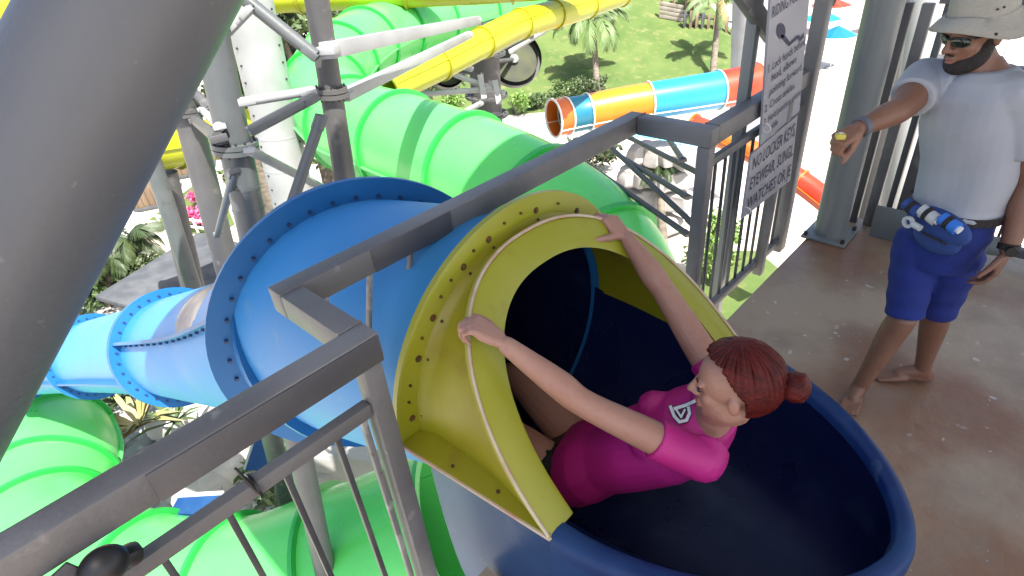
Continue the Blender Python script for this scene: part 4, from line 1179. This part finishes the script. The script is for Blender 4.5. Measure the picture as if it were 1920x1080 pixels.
class Blob:
    """closed overlapping pieces fused into one continuous skin by a voxel remesh"""
    def __init__(self): self.bm = bmesh.new()
    def rings(self, rings):
        vs_ = [[self.bm.verts.new(p) for p in r] for r in rings]
        n = len(rings[0])
        for a, b in zip(vs_[:-1], vs_[1:]):
            for j in range(n):
                self.bm.faces.new((a[j], a[(j + 1) % n], b[(j + 1) % n], b[j]))
        self.bm.faces.new(vs_[0][::-1]); self.bm.faces.new(vs_[-1])
    def ell(self, c, axes):
        """axes: three orthogonal vectors with lengths = radii"""
        M_ = Matrix(((axes[0].x, axes[1].x, axes[2].x, c.x), (axes[0].y, axes[1].y, axes[2].y, c.y), (axes[0].z, axes[1].z, axes[2].z, c.z), (0, 0, 0, 1)))
        bmesh.ops.create_icosphere(self.bm, subdivisions=3, radius=1.0, matrix=M_)
    def ball(self, c, r):
        bmesh.ops.create_icosphere(self.bm, subdivisions=2, radius=r, matrix=Matrix.Translation(c))
    def limb(self, pts, radii, n=16, ball=True):
        pts = [Vector(p) for p in pts]
        for i in range(len(pts) - 1):
            d = pts[i + 1] - pts[i]
            self.rings([circle(pts[i], d, radii[i], n), circle(pts[i + 1], d, radii[i + 1], n)])
        if ball:
            for p, r in zip(pts, radii): self.ball(p, r)
    def limb_smooth(self, pts, radii, n=18, sub=6):
        """tapering limb with swelling between the joints: radii for catmull points"""
        P = catmull(pts, sub)
        R_ = []
        rp = catmull([V(r, 0, 0) for r in radii], sub)
        self.rings([circle(P[i], P[min(i + 1, len(P) - 1)] - P[max(i - 1, 0)], rp[i].x, n) for i in range(len(P))])
        self.ball(P[0], radii[0]); self.ball(P[-1], radii[-1])
    def torso(self, rows, side, n=28):
        """rows: (centre, half width, half depth); side: unit vector or list"""
        rg = []
        for i, (c, rx, ry) in enumerate(rows):
            s = side[i] if isinstance(side, list) else side
            a = rows[min(i + 1, len(rows) - 1)][0] - rows[max(i - 1, 0)][0]
            f = a.cross(s).normalized(); s2 = f.cross(a).normalized()
            rg.append([c + s2 * (rx * math.copysign(abs(math.cos(t)) ** 0.85, math.cos(t))) + f * (ry * math.copysign(abs(math.sin(t)) ** 0.9, math.sin(t))) for t in [2 * PI * k / n for k in range(n)]])
        self.rings(rg)
    def hand(self, w, d, nrm, th, k=1.0, curl=(0.3, 0.5, 0.4), thumb=(0.5, 0.75, 0.35), tcurl=0.3, spread=0.06):
        w = Vector(w); d = Vector(d).normalized(); nrm = Vector(nrm); nrm = (nrm - d * nrm.dot(d)).normalized()
        th = Vector(th); th = (th - d * th.dot(d) - nrm * th.dot(nrm)).normalized()
        bases = [(0.028, 0.088), (0.0095, 0.092), (-0.0095, 0.088), (-0.027, 0.079)]
        segs = [(0.042, 0.025, 0.021), (0.047, 0.029, 0.022), (0.043, 0.027, 0.021), (0.034, 0.02, 0.019)]
        for i, ((o, l), sg) in enumerate(zip(bases, segs)):
            b0 = w + (th * o * 0.6 + d * 0.01) * k; b1 = w + (th * o + d * l) * k
            self.limb([b0, b1], [0.0155 * k, 0.0125 * k], 12)
            p = b1; dirv = (d + th * (o * spread * 30)).normalized()
            pts = [p]; ang = 0
            for q in range(3):
                ang += curl[q] * (1 + 0.08 * i)
                dv = dirv * math.cos(ang) + nrm * math.sin(ang)
                p = p + dv * sg[q] * k; pts.append(p)
            r0 = (0.0092, 0.0095, 0.009, 0.008)[i] * k
            self.limb(pts, [r0 * 1.05, r0, r0 * 0.92, r0 * 0.8], 10)
        self.ell(w + d * 0.048 * k + nrm * 0.004 * k, [th * 0.04 * k, d * 0.055 * k, nrm * 0.016 * k])
        tb = w + (d * 0.018 + th * 0.024 + nrm * 0.008) * k
        tv = (d * thumb[0] + th * thumb[1] + nrm * thumb[2]).normalized()
        t1 = tb + tv * 0.045 * k
        tv2 = (tv * math.cos(tcurl) + (d * 0.7 + nrm * 0.5).normalized() * math.sin(tcurl)).normalized(); t2 = t1 + tv2 * 0.034 * k
        tv3 = (tv2 * math.cos(tcurl) + (d * 0.7 + nrm * 0.5).normalized() * math.sin(tcurl)).normalized(); t3 = t2 + tv3 * 0.026 * k
        self.limb([tb, t1, t2, t3], [0.0165 * k, 0.0135 * k, 0.0115 * k, 0.009 * k], 12)
    def head(self, c, f, u, k=1.0, male=False):
        """face direction f, crown direction u; k = 1 gives a 0.225 m high head"""
        f = Vector(f).normalized(); u = Vector(u); u = (u - f * u.dot(f)).normalized(); s = f.cross(u).normalized()
        P = lambda x, y, z: c + (s * x + f * y + u * z) * k
        E = lambda p, a, b, e: self.ell(P(*p), [s * a * k, f * b * k, u * e * k])
        E((0, -0.018, 0.03), 0.074, 0.092, 0.083)         # skull
        E((0, 0.012, 0.022), 0.069, 0.075, 0.078)         # forehead
        E((0, 0.02, -0.04), 0.06, 0.066, 0.062)           # mid face
        E((0, 0.028, -0.072), 0.049 if male else 0.045, 0.052, 0.04)   # jaw
        E((0, 0.008, -0.085), 0.038, 0.038, 0.04)       # throat
        E((0, 0.066, -0.092), 0.019, 0.017, 0.015)        # chin
        for sx in (-1, 1):
            E((sx * 0.034, 0.05, -0.024), 0.023, 0.026, 0.024)   # cheek
            E((sx * 0.031, 0.074, 0.018), 0.022, 0.014, 0.009)    # brow
            E((sx * 0.075, -0.008, -0.012), 0.008, 0.016, 0.026)   # ear
            E((sx * 0.011, 0.093, -0.031), 0.008, 0.01, 0.0085)   # nostril wing
            E((sx * 0.034, 0.01, -0.06), 0.026, 0.04, 0.034)    # jaw angle
        self.limb([P(0, 0.083, 0.014), P(0, 0.097, -0.01), P(0, 0.108, -0.027)], [0.009 * k, 0.0098 * k, 0.0112 * k], 12)   # nose
        E((0, 0.084, -0.056), 0.021, 0.0115, 0.0065)      # upper lip
        E((0, 0.082, -0.069), 0.019, 0.0115, 0.0072)      # lower lip
        return P, s, f, u
    def done(self, name, m, parent, vox=0.006, smooth=4, disp=None):
        bmesh.ops.recalc_face_normals(self.bm, faces=self.bm.faces)
        me = bpy.data.meshes.new('tmp'); self.bm.to_mesh(me); self.bm.free()
        ob = bpy.data.objects.new('tmp', me); COL.objects.link(ob)
        r = ob.modifiers.new('r', 'REMESH'); r.mode = 'VOXEL'; r.voxel_size = vox
        if smooth:
            q = ob.modifiers.new('s', 'SMOOTH'); q.factor = 0.5; q.iterations = smooth
        dg = bpy.context.evaluated_depsgraph_get()
        out = bpy.data.meshes.new_from_object(ob.evaluated_get(dg))
        bpy.data.objects.remove(ob); bpy.data.meshes.remove(me)
        out.name = name
        if disp:
            nv = len(out.vertices)
            co = np.empty(nv * 3, np.float32); out.vertices.foreach_get('co', co); co = co.reshape(-1, 3)
            no = np.empty(nv * 3, np.float32); out.vertices.foreach_get('normal', no); no = no.reshape(-1, 3)
            co = co + no * disp(co)[:, None]
            out.vertices.foreach_set('co', co.astype(np.float32).ravel())
        out.shade_smooth(); out.update()
        out.materials.clear()
        return link(name, out, m, parent)

def folds(amp, scale, ax):
    ax = np.array(ax, float); ax /= np.linalg.norm(ax)
    def fn(co):
        t = co @ ax
        o = np.cross(ax, [0.3, 0.5, 0.8]); o /= np.linalg.norm(o); q = co @ o
        return amp * (np.sin(t * scale + 2.2 * np.sin(q * 9)) * (0.5 + 0.5 * np.sin(q * 13 + t * 5)) + 0.5 * np.sin(t * scale * 1.9 + q * 17))
    return fn

# ---- the woman holding on to the hood
woman = thing('person', (1.34, 1.0, 0.0), 'woman in magenta shirt sitting in the navy tub gripping the yellow hood', 'person')
Wk = 1.22
Lsh, Rsh = V(1.30, 0.52, 0.615), V(1.64, 0.65, 0.67)
pel = V(1.335, 1.06, 0.175); msh = (Lsh + Rsh) / 2
nb = V(1.425, 0.55, 0.745)                       # neck base
hc = atz(1378, 722, 0.925)                      # head centre
sideU = (Rsh - Lsh).normalized(); sideP = V(0.97, 0.2, 0.03)
wa = V(1.36, 0.93, 0.30); chs = V(1.415, 0.71, 0.5)
rows = [(pel + V(-.01, .13, -.06), .15, .09), (pel, .20, .135), (pel.lerp(wa, .5), .195, .135), (wa, .165, .12), (wa.lerp(chs, .5), .172, .13), (chs, .17, .132), (chs.lerp(msh, .5), .172, .122), (msh + V(0, -.005, .01), .15, .09), (msh.lerp(nb, .6), .09, .075), (nb, .062, .06)]
sides = [sideP, sideP, sideP, sideP.lerp(sideU, .3), sideP.lerp(sideU, .5), sideU, sideU, sideU, sideU, sideU]
fcd, fup = V(-0.3, 0.93, -0.12), V(0.04, 0.08, 1.0)
Lel, Lwr = at(1098, 758, 1.9), V(0.992, 1.078, 1.035)
Rel, Rwr = at(1246, 548, 2.32), at(1178, 450, 2.42)
b = Blob()
b.torso([(c, x - 0.012, y - 0.012) for c, x, y in rows], sides)
b.limb([msh + V(0, -.0, .03), nb, hc + V(0, -.01, -.09)], [.065, .06, .056], 18)
b.limb_smooth([Lsh, Lsh.lerp(Lel, .45), Lel, Lel.lerp(Lwr, .35), Lwr], [.058, .056, .046, .048, .03])
b.limb_smooth([Rsh, Rsh.lerp(Rel, .45), Rel, Rel.lerp(Rwr, .35), Rwr], [.06, .057, .047, .049, .031])
# left hand closed over the outer edge of the flange, right hand hooked over the top
b.hand(Lwr + V(-.004, .018, .014), V(-0.33, 0.80, 0.47), V(-0.25, 0.5, -0.78), V(0.35, 0.1, 0.75), 1.12, (0.75, 0.95, 0.6), (0.75, 0.5, 0.1), 0.5)
b.hand(Rwr + V(.0, .02, .012), V(0.10, 0.82, 0.56), V(0.0, 0.55, -0.83), V(-0.9, 0.2, 0.1), 1.12, (0.55, 0.8, 0.5), (0.15, 0.95, 0.02), 0.25)
for sx, kn in ((-1, V(1.2, 1.62, .22)), (1, V(1.5, 1.6, .25))):
    hp = pel + V(sx * .1, .03, -.03)
    an = V(1.38 + sx * .07, 2.1, -.12)
    b.limb_smooth([hp, hp.lerp(kn, .5) + V(0, 0, .02), kn, kn.lerp(an, .35), an], [.115, .098, .07, .066, .042])
    b.limb([an + V(0, -.03, -.03), an + V(0, .12, .09)], [.04, .03])
HP, hs, hf, hu = b.head(hc, fcd, fup, Wk)
wb = b.done('body', 'skin_w', woman, 0.0058, 3)
# shirt
b = Blob()
b.torso([(c, x + .006, y + .006) for c, x, y in rows[1:9]], sides[1:9])
for sx in (-1, 1):
    cc = chs + (sideU * sx * .075) + (chs - pel).cross(sideU).normalized() * 0.085
    if ((chs - pel).cross(sideU)).y < 0: cc = chs + (sideU * sx * .075) - (chs - pel).cross(sideU).normalized() * 0.085
    b.ball(cc, .078)
for S_, E_ in ((Lsh, Lel), (Rsh, Rel)):
    e_ = .42 if S_ is Lsh else .2
    b.limb([S_ + (msh - S_) * .3, S_, S_.lerp(E_, e_)], [.078, .07, .067], 24, ball=False)
    b.ball(S_, .07)
ws = b.done('shirt', 'pink', woman, 0.0065, 3, folds(0.005, 24, (0.3, 0.6, 0.5)))
# shorts
b = Blob()
b.torso([(c, x + .004, y + .004) for c, x, y in rows[0:2]] , sides[0:2])
for sx, kn in ((-1, V(1.2, 1.62, .22)), (1, V(1.5, 1.6, .25))):
    hp = pel + V(sx * .1, .03, -.03); b.limb([hp, hp.lerp(kn, .14)], [.125, .12], 20)
b.done('shorts', 'black', woman, 0.008, 2)
# hair: scalp cap swept back into a bun
def hair_cap(P, k, rfun, keep, name, m, parent, amp=0.002, n=56, r=28, freq=60):
    v, f = [], []
    idx = {}
    for i in range(r + 1):
        ph = PI * i / r
        for j in range(n):
            th = 2 * PI * j / n
            x, y, z = math.sin(ph) * math.cos(th), math.sin(ph) * math.sin(th), math.cos(ph)
            if keep(x, y, z):
                a = rfun(x, y, z)
                g = 1 + amp * math.sin(th * freq) * math.sin(ph) + amp * 0.6 * math.sin(th * freq * 0.37 + 2)
                idx[(i, j)] = len(v); v.append(P(a[0] * g, a[1] * g, a[2] * g))
    for i in range(r):
        for j in range(n):
            q = [(i, j), (i, (j + 1) % n), (i + 1, (j + 1) % n), (i + 1, j)]
            if all(t in idx for t in q): f.append([idx[t] for t in q])
    o = raw(name, v, f, m, parent, 60)
    md = o.modifiers.new('thickness', 'SOLIDIFY'); md.thickness = 0.012; md.offset = -1
    return o
def w_keep(x, y, z):
    # hairline: above the forehead, behind the temples and over the ears to the nape
    line = 0.42 - 0.0 * abs(x)
    if y > 0.35: return z > 0.66 + 0.12 * (y - 0.35) + 0.02 * math.sin(x * 23)
    if y > -0.2: return z > -0.1 + 1.38 * (y + 0.2) + 0.03 * math.sin(y * 40)
    return z > -0.74
hair = hair_cap(HP, Wk, lambda x, y, z: (x * 0.0835, -0.012 + y * 0.1, 0.026 + z * 0.0945), w_keep, 'hair', 'hair_r', woman, 0.012, 160, 60, 40)
b = Blob()
bc = HP(0.0, -0.135, 0.018)
b.ell(bc, [hs * .038 * Wk, hf * .036 * Wk, hu * .038 * Wk])
for q in range(9):
    a0 = q * 0.75; pts = [bc + (hs * math.cos(a0 + t) * .03 + hu * math.sin(a0 + t) * .03 - hf * (-0.004 + 0.02 * math.sin(t * 1.6))) * Wk for t in (0, .45, .9, 1.35)]
    b.limb(pts, [.006, .009, .009, .006], 8)
b.limb([HP(0, -.085, .02), bc], [.03 * Wk, .03 * Wk])
b.done('bun', 'hair_r', hair, 0.004, 2)
flange('hair_tie', HP(0, -.104, .02), hf, .022 * Wk, .033 * Wk, .012, 'hair_k', hair, 24)
# combed-back strands running from the hairline over the scalp to the bun
sv, sf = [], []
def scalp(d, g):
    return HP(d.x * 0.0835 * g, -0.012 + d.y * 0.1 * g, 0.026 + d.z * 0.0945 * g)
bund = V(0, -1, -0.02).normalized()
for k in range(1500):
    while True:
        d = V(*rng.normal(size=3)).normalized()
        if d.y > -0.55 and w_keep(d.x, d.y, d.z): break
    # slide the root forward to the hairline for half of them
    if k % 2:
        for q in range(30):
            e = (d + V(0, 0.03, 0)).normalized()
            if not w_keep(e.x, e.y, e.z): break
            d = e
    ang = d.angle(bund); nseg = 9
    ax = d.cross(bund).normalized(); wob = rng.uniform(-.05, .05); lift = rng.uniform(1.0, 1.022)
    base = len(sv)
    r_ = rng.uniform(.0008, .0015)
    for i in range(nseg + 1):
        t = i / nseg
        dd_ = (Matrix.Rotation(ang * t * 0.93, 3, ax) @ d + ax * wob * math.sin(PI * t)).normalized()
        p = scalp(dd_, (1.0 if i == 0 else lift) + 0.004 * math.sin(t * 9 + k))
        nrm_ = (p - HP(0, -.012, .026)).normalized(); sd_ = ax * r_
        sv += [p - hs * sd_.x - hf * sd_.y - hu * sd_.z, p + nrm_ * r_ * 1.4, p + hs * sd_.x + hf * sd_.y + hu * sd_.z]
        if i:
            a = base + (i - 1) * 3
            sf += [(a, a + 1, a + 4, a + 3), (a + 1, a + 2, a + 5, a + 4)]
raw('strands', sv, sf, 'hair_r', hair, 60)['kind'] = 'stuff'
for k in range(0):   # loose wet strands along the hairline
    sx = rng.choice([-1, 1]); z0 = rng.uniform(0.0, 0.085)
    y0 = 0.03 + z0 * 0.35
    xx = 0.0755 * math.sqrt(max(0.05, 1 - ((z0 - .03) / .1) ** 2)) * sx
    pts = [HP(xx * (1.0 + .045), y0 + rng.uniform(-.005, .015), z0), HP(xx * 1.07, y0 - .03, z0 + .012), HP(xx * 1.05, y0 - .065, z0 + .01)]
    rgs = [circle(p, pts[min(i + 1, 2)] - pts[max(i - 1, 0)], 0.0016, 5) for i, p in enumerate(pts)]
    loft('strand', rgs, 'hair_r', hair)
# face details
for sx in (-1, 1):
    def arc(name, pts, r, m):
        loft(name, [circle(p, pts[min(i + 1, len(pts) - 1)] - pts[max(i - 1, 0)], r * (1.0 if 0 < i < len(pts) - 1 else 0.4), 6) for i, p in enumerate(pts)], m, wb)
    arc('eyelash', [HP(sx * .016, .083, -.002), HP(sx * .027, .084, -.006), HP(sx * .038, .081, -.005), HP(sx * .047, .0715, .0)], .0028, 'hair_k')
    arc('eyebrow', [HP(sx * .014, .087, .02), HP(sx * .03, .087, .027), HP(sx * .047, .078, .021)], .0026, 'hair_r')
b = Blob()
b.ell(HP(0, .0885, -.0565), [hs * .02 * Wk, hf * .009 * Wk, hu * .005 * Wk]); b.ell(HP(0, .087, -.068), [hs * .018 * Wk, hf * .009 * Wk, hu * .0058 * Wk])
b.done('lips', 'lip', wb, 0.002, 2)
# white emblem printed on the chest
def emblem():
    me = ws.data
    bvh = BVHTree.FromPolygons([v.co.copy() for v in me.vertices], [tuple(p.vertices) for p in me.polygons])
    bmw = bmesh.new(); bmb = bmesh.new()
    def put(bmx, pts, off):
        out = []
        for x, y in pts:
            h = bvh.ray_cast(CP, ray(x, y).normalized())
            if h[0] is None: return
            out.append(bmx.verts.new(h[0] - ray(x, y).normalized() * off))
        bmx.faces.new(out)
    def strip(bmx, poly, w, off):
        for (x0, y0), (x1, y1) in zip(poly[:-1], poly[1:]):
            L = math.hypot(x1 - x0, y1 - y0); nx, ny = -(y1 - y0) / L * w, (x1 - x0) / L * w
            ex, ey = (x1 - x0) / L * w * .6, (y1 - y0) / L * w * .6
            n = max(1, int(L / 6))
            for k in range(n):
                a, c = k / n, (k + 1) / n
                A = (x0 - ex + (x1 - x0 + 2 * ex) * a, y0 - ey + (y1 - y0 + 2 * ey) * a); C = (x0 - ex + (x1 - x0 + 2 * ex) * c, y0 - ey + (y1 - y0 + 2 * ey) * c)
                put(bmx, [(A[0] + nx, A[1] + ny), (C[0] + nx, C[1] + ny), (C[0] - nx, C[1] - ny), (A[0] - nx, A[1] - ny)], off)
    shp = [(1257, 762), (1264, 780), (1274, 791), (1287, 788), (1293, 775), (1291, 764)]
    stem = [(1265, 766), (1285, 760), (1305, 751)]
    tri = [(1268, 768), (1277, 782), (1284, 768)]
    for pl in (shp, stem, tri): strip(bmb, pl, 4.6, 0.004)
    strip(bmw, shp, 3.0, 0.006); strip(bmw, stem, 3.2, 0.007); strip(bmw, tri, 2.0, 0.008)
    from_bm('emblem_outline', bmb, 'hair_k', ws); from_bm('emblem', bmw, 'white', ws)
emblem()

# ---- the attendant
man = thing('person', (2.77, 0.25, 0.0), 'barefoot man in khaki bucket hat, grey shirt and blue shorts striding', 'person')
F = V(-0.9, 0.43, 0).normalized(); RS = V(0.43, 0.9, 0.0).normalized()
mp = atx(1778, 430, 2.73); m1 = atx(1798, 372, 2.73); m2 = atx(1815, 300, 2.73); m3 = atx(1826, 230, 2.72); m4 = atx(1836, 182, 2.72); m5 = atx(1845, 150, 2.73); m6 = atx(1847, 130, 2.73); m7 = atx(1846, 112, 2.73); m0 = atx(1755, 480, 2.73)
mrows = [(m0, .12, .1), (mp, .148, .118), (m1, .138, .11), (m2, .146, .112), (m3, .162, .118), (m4, .165, .11), (m5, .138, .088), (m6, .082, .07), (m7, .06, .06)]
mR, mL = atx(1738, 150, 2.75), atx(1912, 185, 2.66)
mRe, mRw = atx(1688, 205, 2.5), atx(1612, 240, 2.32)
mLe, mLw = atx(1932, 335, 2.74), atx(1890, 468, 2.66)
mh = atx(1832, 60, 2.70)
b = Blob()
b.torso([(c, x - .012, y - .012) for c, x, y in mrows], RS)
b.limb([m5, mh + V(.02, -.01, -.08)], [.066, .062], 18)
b.limb_smooth([mR, mR.lerp(mRe, .5), mRe, mRe.lerp(mRw, .35), mRw], [.068, .06, .047, .045, .029])
b.limb_smooth([mL, mL.lerp(mLe, .5), mLe, mLe.lerp(mLw, .35), mLw], [.068, .06, .047, .045, .029])
fd = (mRw - mRe).normalized()
b.hand(mRw + fd * .012, fd + V(0, 0, -.12), V(-.2, .3, -.9), V(-.75, -.45, .3), 0.98, (1.15, 1.45, 0.9), (0.75, 0.3, 0.55), 0.5)
fl = (mLw - mLe).normalized()
b.hand(mLw + fl * .012, V(-.2, .12, -.95), V(-.1, .9, -.1), V(-.92, .1, -.2), 0.98, (0.35, 0.55, 0.4), (0.8, 0.45, 0.3), 0.25)
legs = []
for hp, kn, an, heel, toe in ((m0 + V(-.01, .075, .03), atx(1697, 585, 2.655), V(2.635, .335, .1), V(2.675, .35, .035), V(2.49, .335, .02)),
                              (m0 + V(.02, -.07, .03), atx(1758, 580, 2.84), V(2.935, .145, .1), V(2.955, .12, .038), V(2.845, .315, .02))):
    legs.append((hp, kn))
    b.limb_smooth([hp, hp.lerp(kn, .5), kn, kn.lerp(an, .3) + V(.008, 0, 0), an.lerp(kn, .25), an], [.082, .078, .06, .058, .042, .036])
    fdir = (toe - heel); fdir.z = 0; fdir.normalize(); sd = fdir.cross(V(0, 0, 1))
    b.limb([an, heel, heel.lerp(toe, .5) + V(0, 0, .02)], [.036, .035, .03], 14)
    b.limb([an + V(0, 0, -.02), heel.lerp(toe, .55) + V(0, 0, .02)], [.036, .027], 14)
    ball_ = heel.lerp(toe, .72)
    for q in range(-2, 3):
        b.limb([heel.lerp(toe, .45) + sd * q * .009 + V(0, 0, .004), ball_ + sd * q * .0165], [.024, .015], 10)
        b.limb([ball_ + sd * q * .0165, toe + sd * q * .0175 - fdir * (abs(q + (0.6 if True else 0)) * .007) + V(0, 0, -.006)], [.0125, .0095], 10)
mf, mu = V(-0.76, 0.6, -0.22), V(-0.08, 0.06, 1)
MP, ms, mff, muu = b.head(mh, mf, mu, 1.06, True)
mb = b.done('body', 'skin_m', man, 0.0055, 3)
# beard and lips
b = Blob()
bpts = [(.062, .0, .0), (.054, .006, -.03), (.046, .016, -.056), (.036, .034, -.074), (.02, .054, -.086), (0, .064, -.09)]
bpts = bpts + [(-x, y, z) for x, y, z in bpts[-2::-1]]
brad = [.013, .023, .031, .034, .033, .031]; brad = brad + brad[-2::-1]
b.limb_smooth([MP(*p) for p in bpts], brad, 14, 5)
for a, r in (((0, .0865, -.0475), (.022, .006, .003)),):
    b.ell(MP(*a), [ms * r[0], mff * r[1], muu * r[2]])
b.done('beard', 'hair_k', man, 0.003, 3, lambda co: 0.0012 * np.sin(co[:, 0] * 900) * np.sin(co[:, 1] * 800) * np.sin(co[:, 2] * 700))
b = Blob(); b.ell(MP(0, .0895, -.058), [ms * .02, mff * .008, muu * .0045]); b.ell(MP(0, .088, -.069), [ms * .018, mff * .009, muu * .006]); b.done('lips', 'lip_m', mb, 0.002, 2)
# sunglasses
sgm = Blob()
for sx in (-1, 1):
    sgm.ell(MP(sx * .034, .083, .001), [ms * .03 + mff * (-.012 * sx), mff * .011, muu * .0195])
so = sgm.done('sunglasses', 'lens', man, 0.0022, 3)
loft('frame', [circle(p, ms, .0032, 8) for p in [MP(-.066, .062, .014), MP(-.04, .088, .017), MP(0, .1, .011), MP(.04, .088, .017), MP(.066, .062, .014)]], 'black', so)
for sx in (-1, 1):
    loft('temple', [circle(p, mff, .0035, 8) for p in [MP(sx * .066, .062, .012), MP(sx * .078, .02, .01), MP(sx * .08, -.02, .002)]], 'black', so)
# bucket hat
hat_r = []
N = 48
def hat_row(r, z, droop=0.0, fy=1.12):
    o = []
    for j in range(N):
        t = 2 * PI * j / N
        x, y = math.cos(t) * r, math.sin(t) * r * fy
        zz = z - droop * (0.35 + 0.65 * math.cos(t) ** 2) + 0.006 * math.sin(t * 3 + 1) * (droop > 0) + 0.022 * math.sin(t) * (droop > 0)
        o.append(MP(x, y - 0.012, zz + .004))
    return o
hrows = [hat_row(.134, .04, .042), hat_row(.115, .047, .022), hat_row(.095, .054, .006), hat_row(.089, .063), hat_row(.0875, .088), hat_row(.085, .115), hat_row(.078, .132), hat_row(.05, .141), hat_row(.012, .143)]
hat = loft('bucket_hat', hrows, 'hat', man, True, False, True, 50)
md = hat.modifiers.new('thickness', 'SOLIDIFY'); md.thickness = 0.004; md.offset = -1
loft('hat_band', [hat_row(.0925, .05), hat_row(.091, .062)], 'hat', hat)
for sx in (-1, 1):
    for q in (0, 1):
        disc_stud('eyelet', MP(sx * .0865, .0 + q * .02, .09), ms * sx, .004, .004, 'bolt', hat, 8)
disc_stud('snap', MP(-.115, .04, .025), -ms * .6 + muu, .006, .004, 'bolt', hat, 8)
disc_stud('snap', MP(.115, .04, .025), ms * .6 + muu, .006, .004, 'bolt', hat, 8)
# shirt
b = Blob()
b.torso([(m1.lerp(mp, .25), .166, .138)] + [(c, x + .016, y + .018) for c, x, y in mrows[2:7]] + [(m6, .09, .08)], RS)
for S_, E_ in ((mR, mRe), (mL, mLe)):
    b.limb([S_.lerp(m4, .5), S_, S_.lerp(E_, .6)], [.098, .082, .076], 22, ball=False)
    b.ball(S_, .082)
b.done('shirt', 'grey_shirt', man, 0.0062, 3, folds(0.0075, 17, (0.1, 0.6, 0.75)))
# shorts
b = Blob()
b.torso([(m0 + V(0, 0, -.02), .125, .12), (mp, .153, .13), (m1, .146, .126)], RS)
for hp, kn in legs:
    b.limb([hp, hp.lerp(kn, .5), hp.lerp(kn, 1.04)], [.096, .086, .076], 22, ball=False)
    b.ball(hp, .098)
b.done('shorts', 'royal', man, 0.0062, 3, folds(0.0045, 34, (0.5, 0.3, 0.8)))
# waist pack
pf = F; pc = m1.lerp(mp, .3) + V(0, 0.0, .0)
pk = Blob()
pc = pc - RS * .035
pk.ell(pc + pf * .13 + V(0, 0.0, -.03), [RS * .135, pf * .035, V(0, 0, .07)])
pk.ell(pc + pf * .13 + V(0, -.01, -.08), [RS * .1, pf * .032, V(0, 0, .065)])
pouch = pk.done('waist_pack', 'pouch', man, 0.005, 4)
loft('belt', [[m1.lerp(mp, .2) + V(0, 0, z) + RS * math.cos(t) * .172 + F * math.sin(t) * .148 for t in [2 * PI * k / 40 for k in range(40)]] for z in (-.02, .015)], 'hair_k', pouch)
for q, (o, m_) in enumerate(((.1, 'pouch'), (.03, 'clear'), (-.055, 'bottle_blue'))):
    c = pc + RS * o + pf * .162 + V(0, 0, .015)
    dr = RS * -1 + V(0, 0, -.25)
    tube('bottle', c + dr.normalized() * -.032, c + dr.normalized() * .04, .025, m_, pouch, seg=18)
    tube('bottle_cap', c + dr.normalized() * .036, c + dr.normalized() * .05, .015, 'white', pouch, seg=14)
    flange('loop', c, dr, .0245, .0275, .018, 'hair_k', pouch, 20)
c = pc + RS * .075 + pf * .195 + V(0, 0, -.03)
flange('whistle_ring', c, F, .012, .024, .012, 'clear', pouch, 24)
tube('whistle', c - RS * .02, c - RS * .055 + V(0, 0, -.004), .013, 'clear', pouch, seg=14)
beam('zip', pc + RS * .02 + pf * .182 + V(0, 0, -.055), pc - RS * .08 + pf * .172 + V(0, 0, -.065), .008, .008, 'hair_k', pouch, bev=.002)
# wrist strap and watch
flange('wrist_band', mRw - fd * .01, fd, .029, .037, .022, 'strap', man, 28)
wt = flange('wrist_watch', mLw - fl * .012, fl, .029, .036, .024, 'hair_k', man, 28)
tube('watch_face', mLw - fl * .012 + V(-.033, -.012, .0), mLw - fl * .012 + V(-.045, -.016, .0), .02, 'black', wt, seg=20)
# the small yellow clicker in his right fist
c = mRw + fd * .085 + V(-.035, -.005, .012)
ck = thing('clicker', c, 'small yellow clicker in the fist of the man', 'clicker')
box('case', c, (.03, .032, .02), 'yellow_toy', ck, .5, .006)
tube('button', c + V(0, 0, .008), c + V(0, 0, .0135), .007, 'clear', ck, seg=12)
